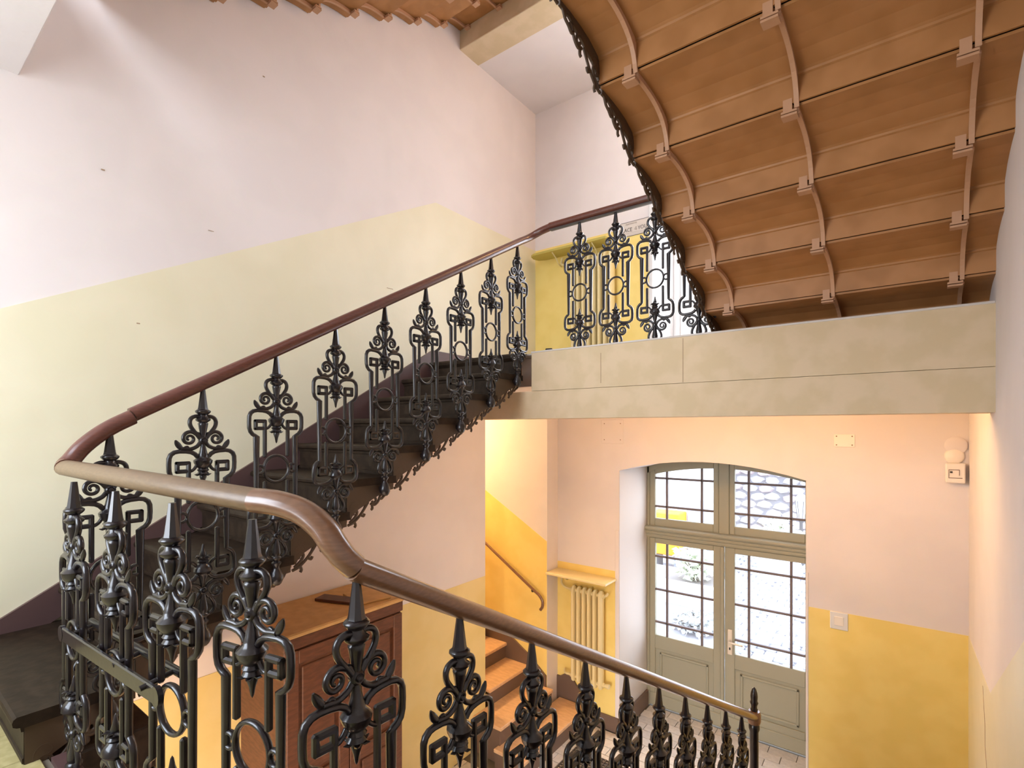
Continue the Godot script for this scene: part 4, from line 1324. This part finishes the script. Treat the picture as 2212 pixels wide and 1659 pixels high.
	structure(put(mb, "trim_2", M.white), "white casing round the landing door recess", "trim")
	# landing floor tiles (edge-on from below)
	mb = MB.new()
	mb.span(P(XL, DB + 0.06, 0.545), P(0.335, dd, 0.556))
	structure(put(mb, "floor", M.tile[0]), "tiled floor of the landing above the beam", "floor")
	# scrap on the landing edge
	mb = MB.new()
	mb.box(P(-2.00, 3.085, 0.567), Vector3(0.05, 0.014, 0.02), 0.004, Basis(Vector3(0, 1, 0), 0.3))
	tag(put(mb, "cigarette_butt", M.dark), "tiny dark scrap lying on the landing edge left of the balusters", "scrap")

func leaf_bush(called: String, label: String, at: Vector3, rad: Vector3, cnt: int, size: float, mat: Material, sd: int) -> void:
	var root := thing(called, label, "shrub", at)
	var r2 := RandomNumberGenerator.new()
	r2.seed = sd
	var mb := MB.new()
	for i in 7:
		var tip := Vector3(r2.randfn(0, 0.4) * rad.x, rad.y * r2.randf_range(0.9, 1.5), r2.randfn(0, 0.4) * rad.z)
		mb.tube(catmull(PackedVector3Array([at, at + tip * 0.5 + Vector3(0, 0.05, 0), at + tip]), 3), PackedFloat32Array([0.02, 0.018, 0.014, 0.012, 0.01, 0.008, 0.006]), PackedFloat32Array([0.02, 0.018, 0.014, 0.012, 0.01, 0.008, 0.006]), Vector3(0.3, 0.1, 1), 6)
	put(mb, "stems", M.stem, root)
	mb = MB.new()
	for i in cnt:
		var u := Vector3(r2.randfn(), r2.randfn(), r2.randfn()).normalized() * pow(r2.randf(), 0.4)
		var c := at + Vector3(u.x * rad.x, rad.y + u.y * rad.y, u.z * rad.z)
		var d := Vector3(r2.randfn(), r2.randfn() * 0.6 - 0.2, r2.randfn()).normalized()
		var sd2 := d.cross(Vector3(r2.randfn(), r2.randfn(), r2.randfn())).normalized()
		var ln := size * r2.randf_range(0.6, 1.3)
		var nn := d.cross(sd2).normalized()
		var a := c; var e := c + d * ln
		var m := c + d * ln * 0.45 + nn * ln * 0.08
		var w := sd2 * ln * 0.28
		var n1 := (m + w - a).cross(e - a).normalized()
		var n2 := (e - a).cross(m - w - a).normalized()
		if nn.length() > 0: mb.tri(a, m + w, e, n1, n1, n1); mb.tri(a, e, m - w, n2, n2, n2)
	var lf := put(mb, "foliage", mat, root)
	lf.set_meta("kind", "stuff")

func build_courtyard() -> void:
	var mb := MB.new()
	mb.span(P(-20, 5.52, -3.35), P(16, 30, -3.10))
	var pv := put(mb, "pavement", M.mortar)
	structure(pv, "cobbled courtyard seen through the glazed house door", "pavement")
	var meshes := []
	var r2 := RandomNumberGenerator.new()
	r2.seed = 11
	for i in 6:
		mb = MB.new()
		mb.box(Vector3.ZERO, Vector3(0.21 + 0.02 * (i % 3), 0.07, 0.125), 0.018)
		var m := mesh_of(mb)
		m.surface_set_material(0, M.cobble[i % 3])
		meshes.append(m)
	var cnt := 0
	for r in 46:
		var dd := 6.6 + r * 0.15
		for c in 30:
			var x := -4.2 + c * 0.25 + (0.125 if r % 2 else 0.0)
			# only where the door lets one look
			var rr := x / dd
			if rr < -0.27 or rr > -0.10: continue
			if cnt >= 300: continue
			cnt += 1
			share(meshes[r2.randi() % 6], "cobble", pv, P(x, dd, -3.10 + r2.randf_range(0.0, 0.016)), r2.randfn(0, 0.03))
	# white building across the court on the left
	mb = MB.new()
	mb.span(P(-12, 11.5, -3.3), P(-3.22, 11.9, 3.0))
	tag(put(mb, "white_building", M.render_white), "white rendered building across the courtyard", "building")
	# grey gate panel
	mb = MB.new()
	mb.box(P(-3.46, 11.25, -2.35), Vector3(0.44, 1.6, 0.08), 0.01, Basis(Vector3(0, 1, 0), 0.25))
	tag(put(mb, "grey_gate", M.grey_panel), "grey gate leaf standing across the courtyard", "gate")
	# orange bench box
	var ob := thing("orange_box", "orange box on legs beside the white building", "box", P(-3.98, 10.9, -3.1))
	mb = MB.new()
	mb.span(P(-4.32, 10.7, -2.72), P(-3.68, 11.2, -1.82), 0.02)
	put(mb, "body", M.orange, ob)
	mb = MB.new()
	for x in [-4.24, -3.76]: mb.span(P(x - 0.05, 10.75, -3.1), P(x + 0.05, 11.15, -2.71), 0.005)
	put(mb, "legs", M.grey_panel, ob)
	# raised bed with low white wall
	var bd := thing("raised_bed", "raised planting bed behind a low white wall", "planter", P(-3.4, 9.4, -3.1))
	mb = MB.new()
	mb.span(P(-4.8, 8.9, -3.15), P(-2.35, 9.05, -2.72), 0.01)
	mb.span(P(-2.5, 9.05, -3.15), P(-2.35, 10.2, -2.72), 0.01)
	put(mb, "low_wall", M.render_white, bd)
	mb = MB.new()
	mb.span(P(-4.8, 9.05, -3.15), P(-2.5, 10.2, -2.80))
	put(mb, "earth", M.earth, bd)
	leaf_bush("shrub", "big loose shrub over the low white wall of the bed", P(-2.98, 9.5, -2.79), Vector3(0.36, 0.36, 0.34), 480, 0.13, M.leaf, 3)
	leaf_bush("shrub", "smaller thin shrub at the right end of the raised bed", P(-2.62, 10.0, -2.79), Vector3(0.14, 0.36, 0.14), 170, 0.14, M.leaf_grey, 5)
	leaf_bush("ground_plant", "low dark plants spreading before the low white wall", P(-2.48, 8.0, -3.10), Vector3(0.40, 0.12, 0.40), 420, 0.12, M.leaf_grey, 7)
	# white stone steps nearest the door
	var st := thing("yard_steps", "pale stone steps outside at the left of the house door", "steps", P(-2.6, 6.6, -3.1))
	for k in 3:
		mb = MB.new()
		mb.box(P(-2.35 - 0.3 * k, 6.7, -3.06 + 0.10 * k), Vector3(0.5, 0.12, 0.9), 0.01, Basis(Vector3(0, 1, 0), -0.25))
		put(mb, "step", M.stone[2], st)
	# rubble stone wall at the back on the right
	mb = MB.new()
	mb.span(P(-4.0, 15.3, -3.2), P(3.0, 15.8, 1.5))
	var rw := put(mb, "rubble_wall", M.mortar)
	tag(rw, "old rubble stone wall at the back of the courtyard", "wall")
	var sm := []
	for i in 8:
		mb = MB.new()
		var segs := 7
		var prof := PackedVector2Array()
		for k in segs:
			var an := TAU * k / segs + r2.randf_range(-0.25, 0.25)
			prof.append(Vector2(cos(an) * 0.21 * r2.randf_range(0.85, 1.15), sin(an) * 0.115 * r2.randf_range(0.8, 1.15)))
		var inner := PackedVector2Array()
		for q in prof: inner.append(q * 0.72)
		for k in segs:
			var k2 := (k + 1) % segs
			mb.quad(Vector3(prof[k].x, prof[k].y, 0), Vector3(prof[k2].x, prof[k2].y, 0), Vector3(inner[k2].x, inner[k2].y, 0.09), Vector3(inner[k].x, inner[k].y, 0.09))
			mb.tri(Vector3(inner[k].x, inner[k].y, 0.09), Vector3(inner[k2].x, inner[k2].y, 0.09), Vector3(0, 0, 0.12), Vector3(0, 0, 1), Vector3(0, 0, 1), Vector3(0, 0, 1))
		var m := mesh_of(mb)
		m.surface_set_material(0, M.stone[i % 4])
		sm.append(m)
	for r in 13:
		for c in 9:
			var x := -3.7 + c * 0.40 + (0.2 if r % 2 else 0.0) + r2.randf_range(-0.05, 0.05)
			share(sm[r2.randi() % 8], "stone", rw, P(x, 15.3, -3.0 + r * 0.225 + r2.randf_range(-0.02, 0.02)))
	# planter pot
	var pp := thing("planter_pot", "large pale square planter pot on the cobbles", "planter", P(-1.9, 11.6, -3.1))
	mb = MB.new()
	mb.prism(PackedVector2Array([Vector2(-2.28, -3.08), Vector2(-1.62, -3.08), Vector2(-1.56, -2.42), Vector2(-1.60, -2.36), Vector2(-2.30, -2.36), Vector2(-2.34, -2.42)]), xy(11.4), 0.0, 0.6)
	put(mb, "pot", M.stone[2], pp)
	mb = MB.new()
	mb.span(P(-2.22, 11.46, -2.40), P(-1.68, 11.94, -2.355))
	put(mb, "earth", M.earth, pp)
	leaf_bush("shrub", "shrub growing in the pale planter pot", P(-1.95, 11.7, -2.36), Vector3(0.35, 0.30, 0.3), 220, 0.14, M.leaf, 9)
	# lantern post
	var lp := thing("lantern_post", "street lantern on a post before the rubble wall", "lantern", P(-1.75, 13.2, -3.1))
	mb = MB.new()
	mb.lathe(PackedVector2Array([Vector2(0.09, 0), Vector2(0.08, 0.2), Vector2(0.045, 0.35), Vector2(0.035, 0.95), Vector2(0.06, 1.00), Vector2(0.03, 1.06)]), P(-1.75, 13.2, -3.1), 12)
	put(mb, "post", M.lead, lp)
	mb = MB.new()
	mb.lathe(PackedVector2Array([Vector2(0.07, 1.06), Vector2(0.12, 1.45), Vector2(0.15, 1.48), Vector2(0.05, 1.60), Vector2(0.0, 1.65)]), P(-1.75, 13.2, -3.1), 6, Basis.IDENTITY, true)
	put(mb, "lantern_head", M.white, lp)
	mb = MB.new()
	for k in 6:
		var an := TAU * k / 6
		mb.tube(PackedVector3Array([P(-1.75 + cos(an) * 0.07, 13.2 - sin(an) * 0.07, -2.04), P(-1.75 + cos(an) * 0.122, 13.2 - sin(an) * 0.122, -1.65)]), 0.008, 0.008, Vector3(0, 0, 1), 6)
	put(mb, "glazing_ribs", M.lead, lp)
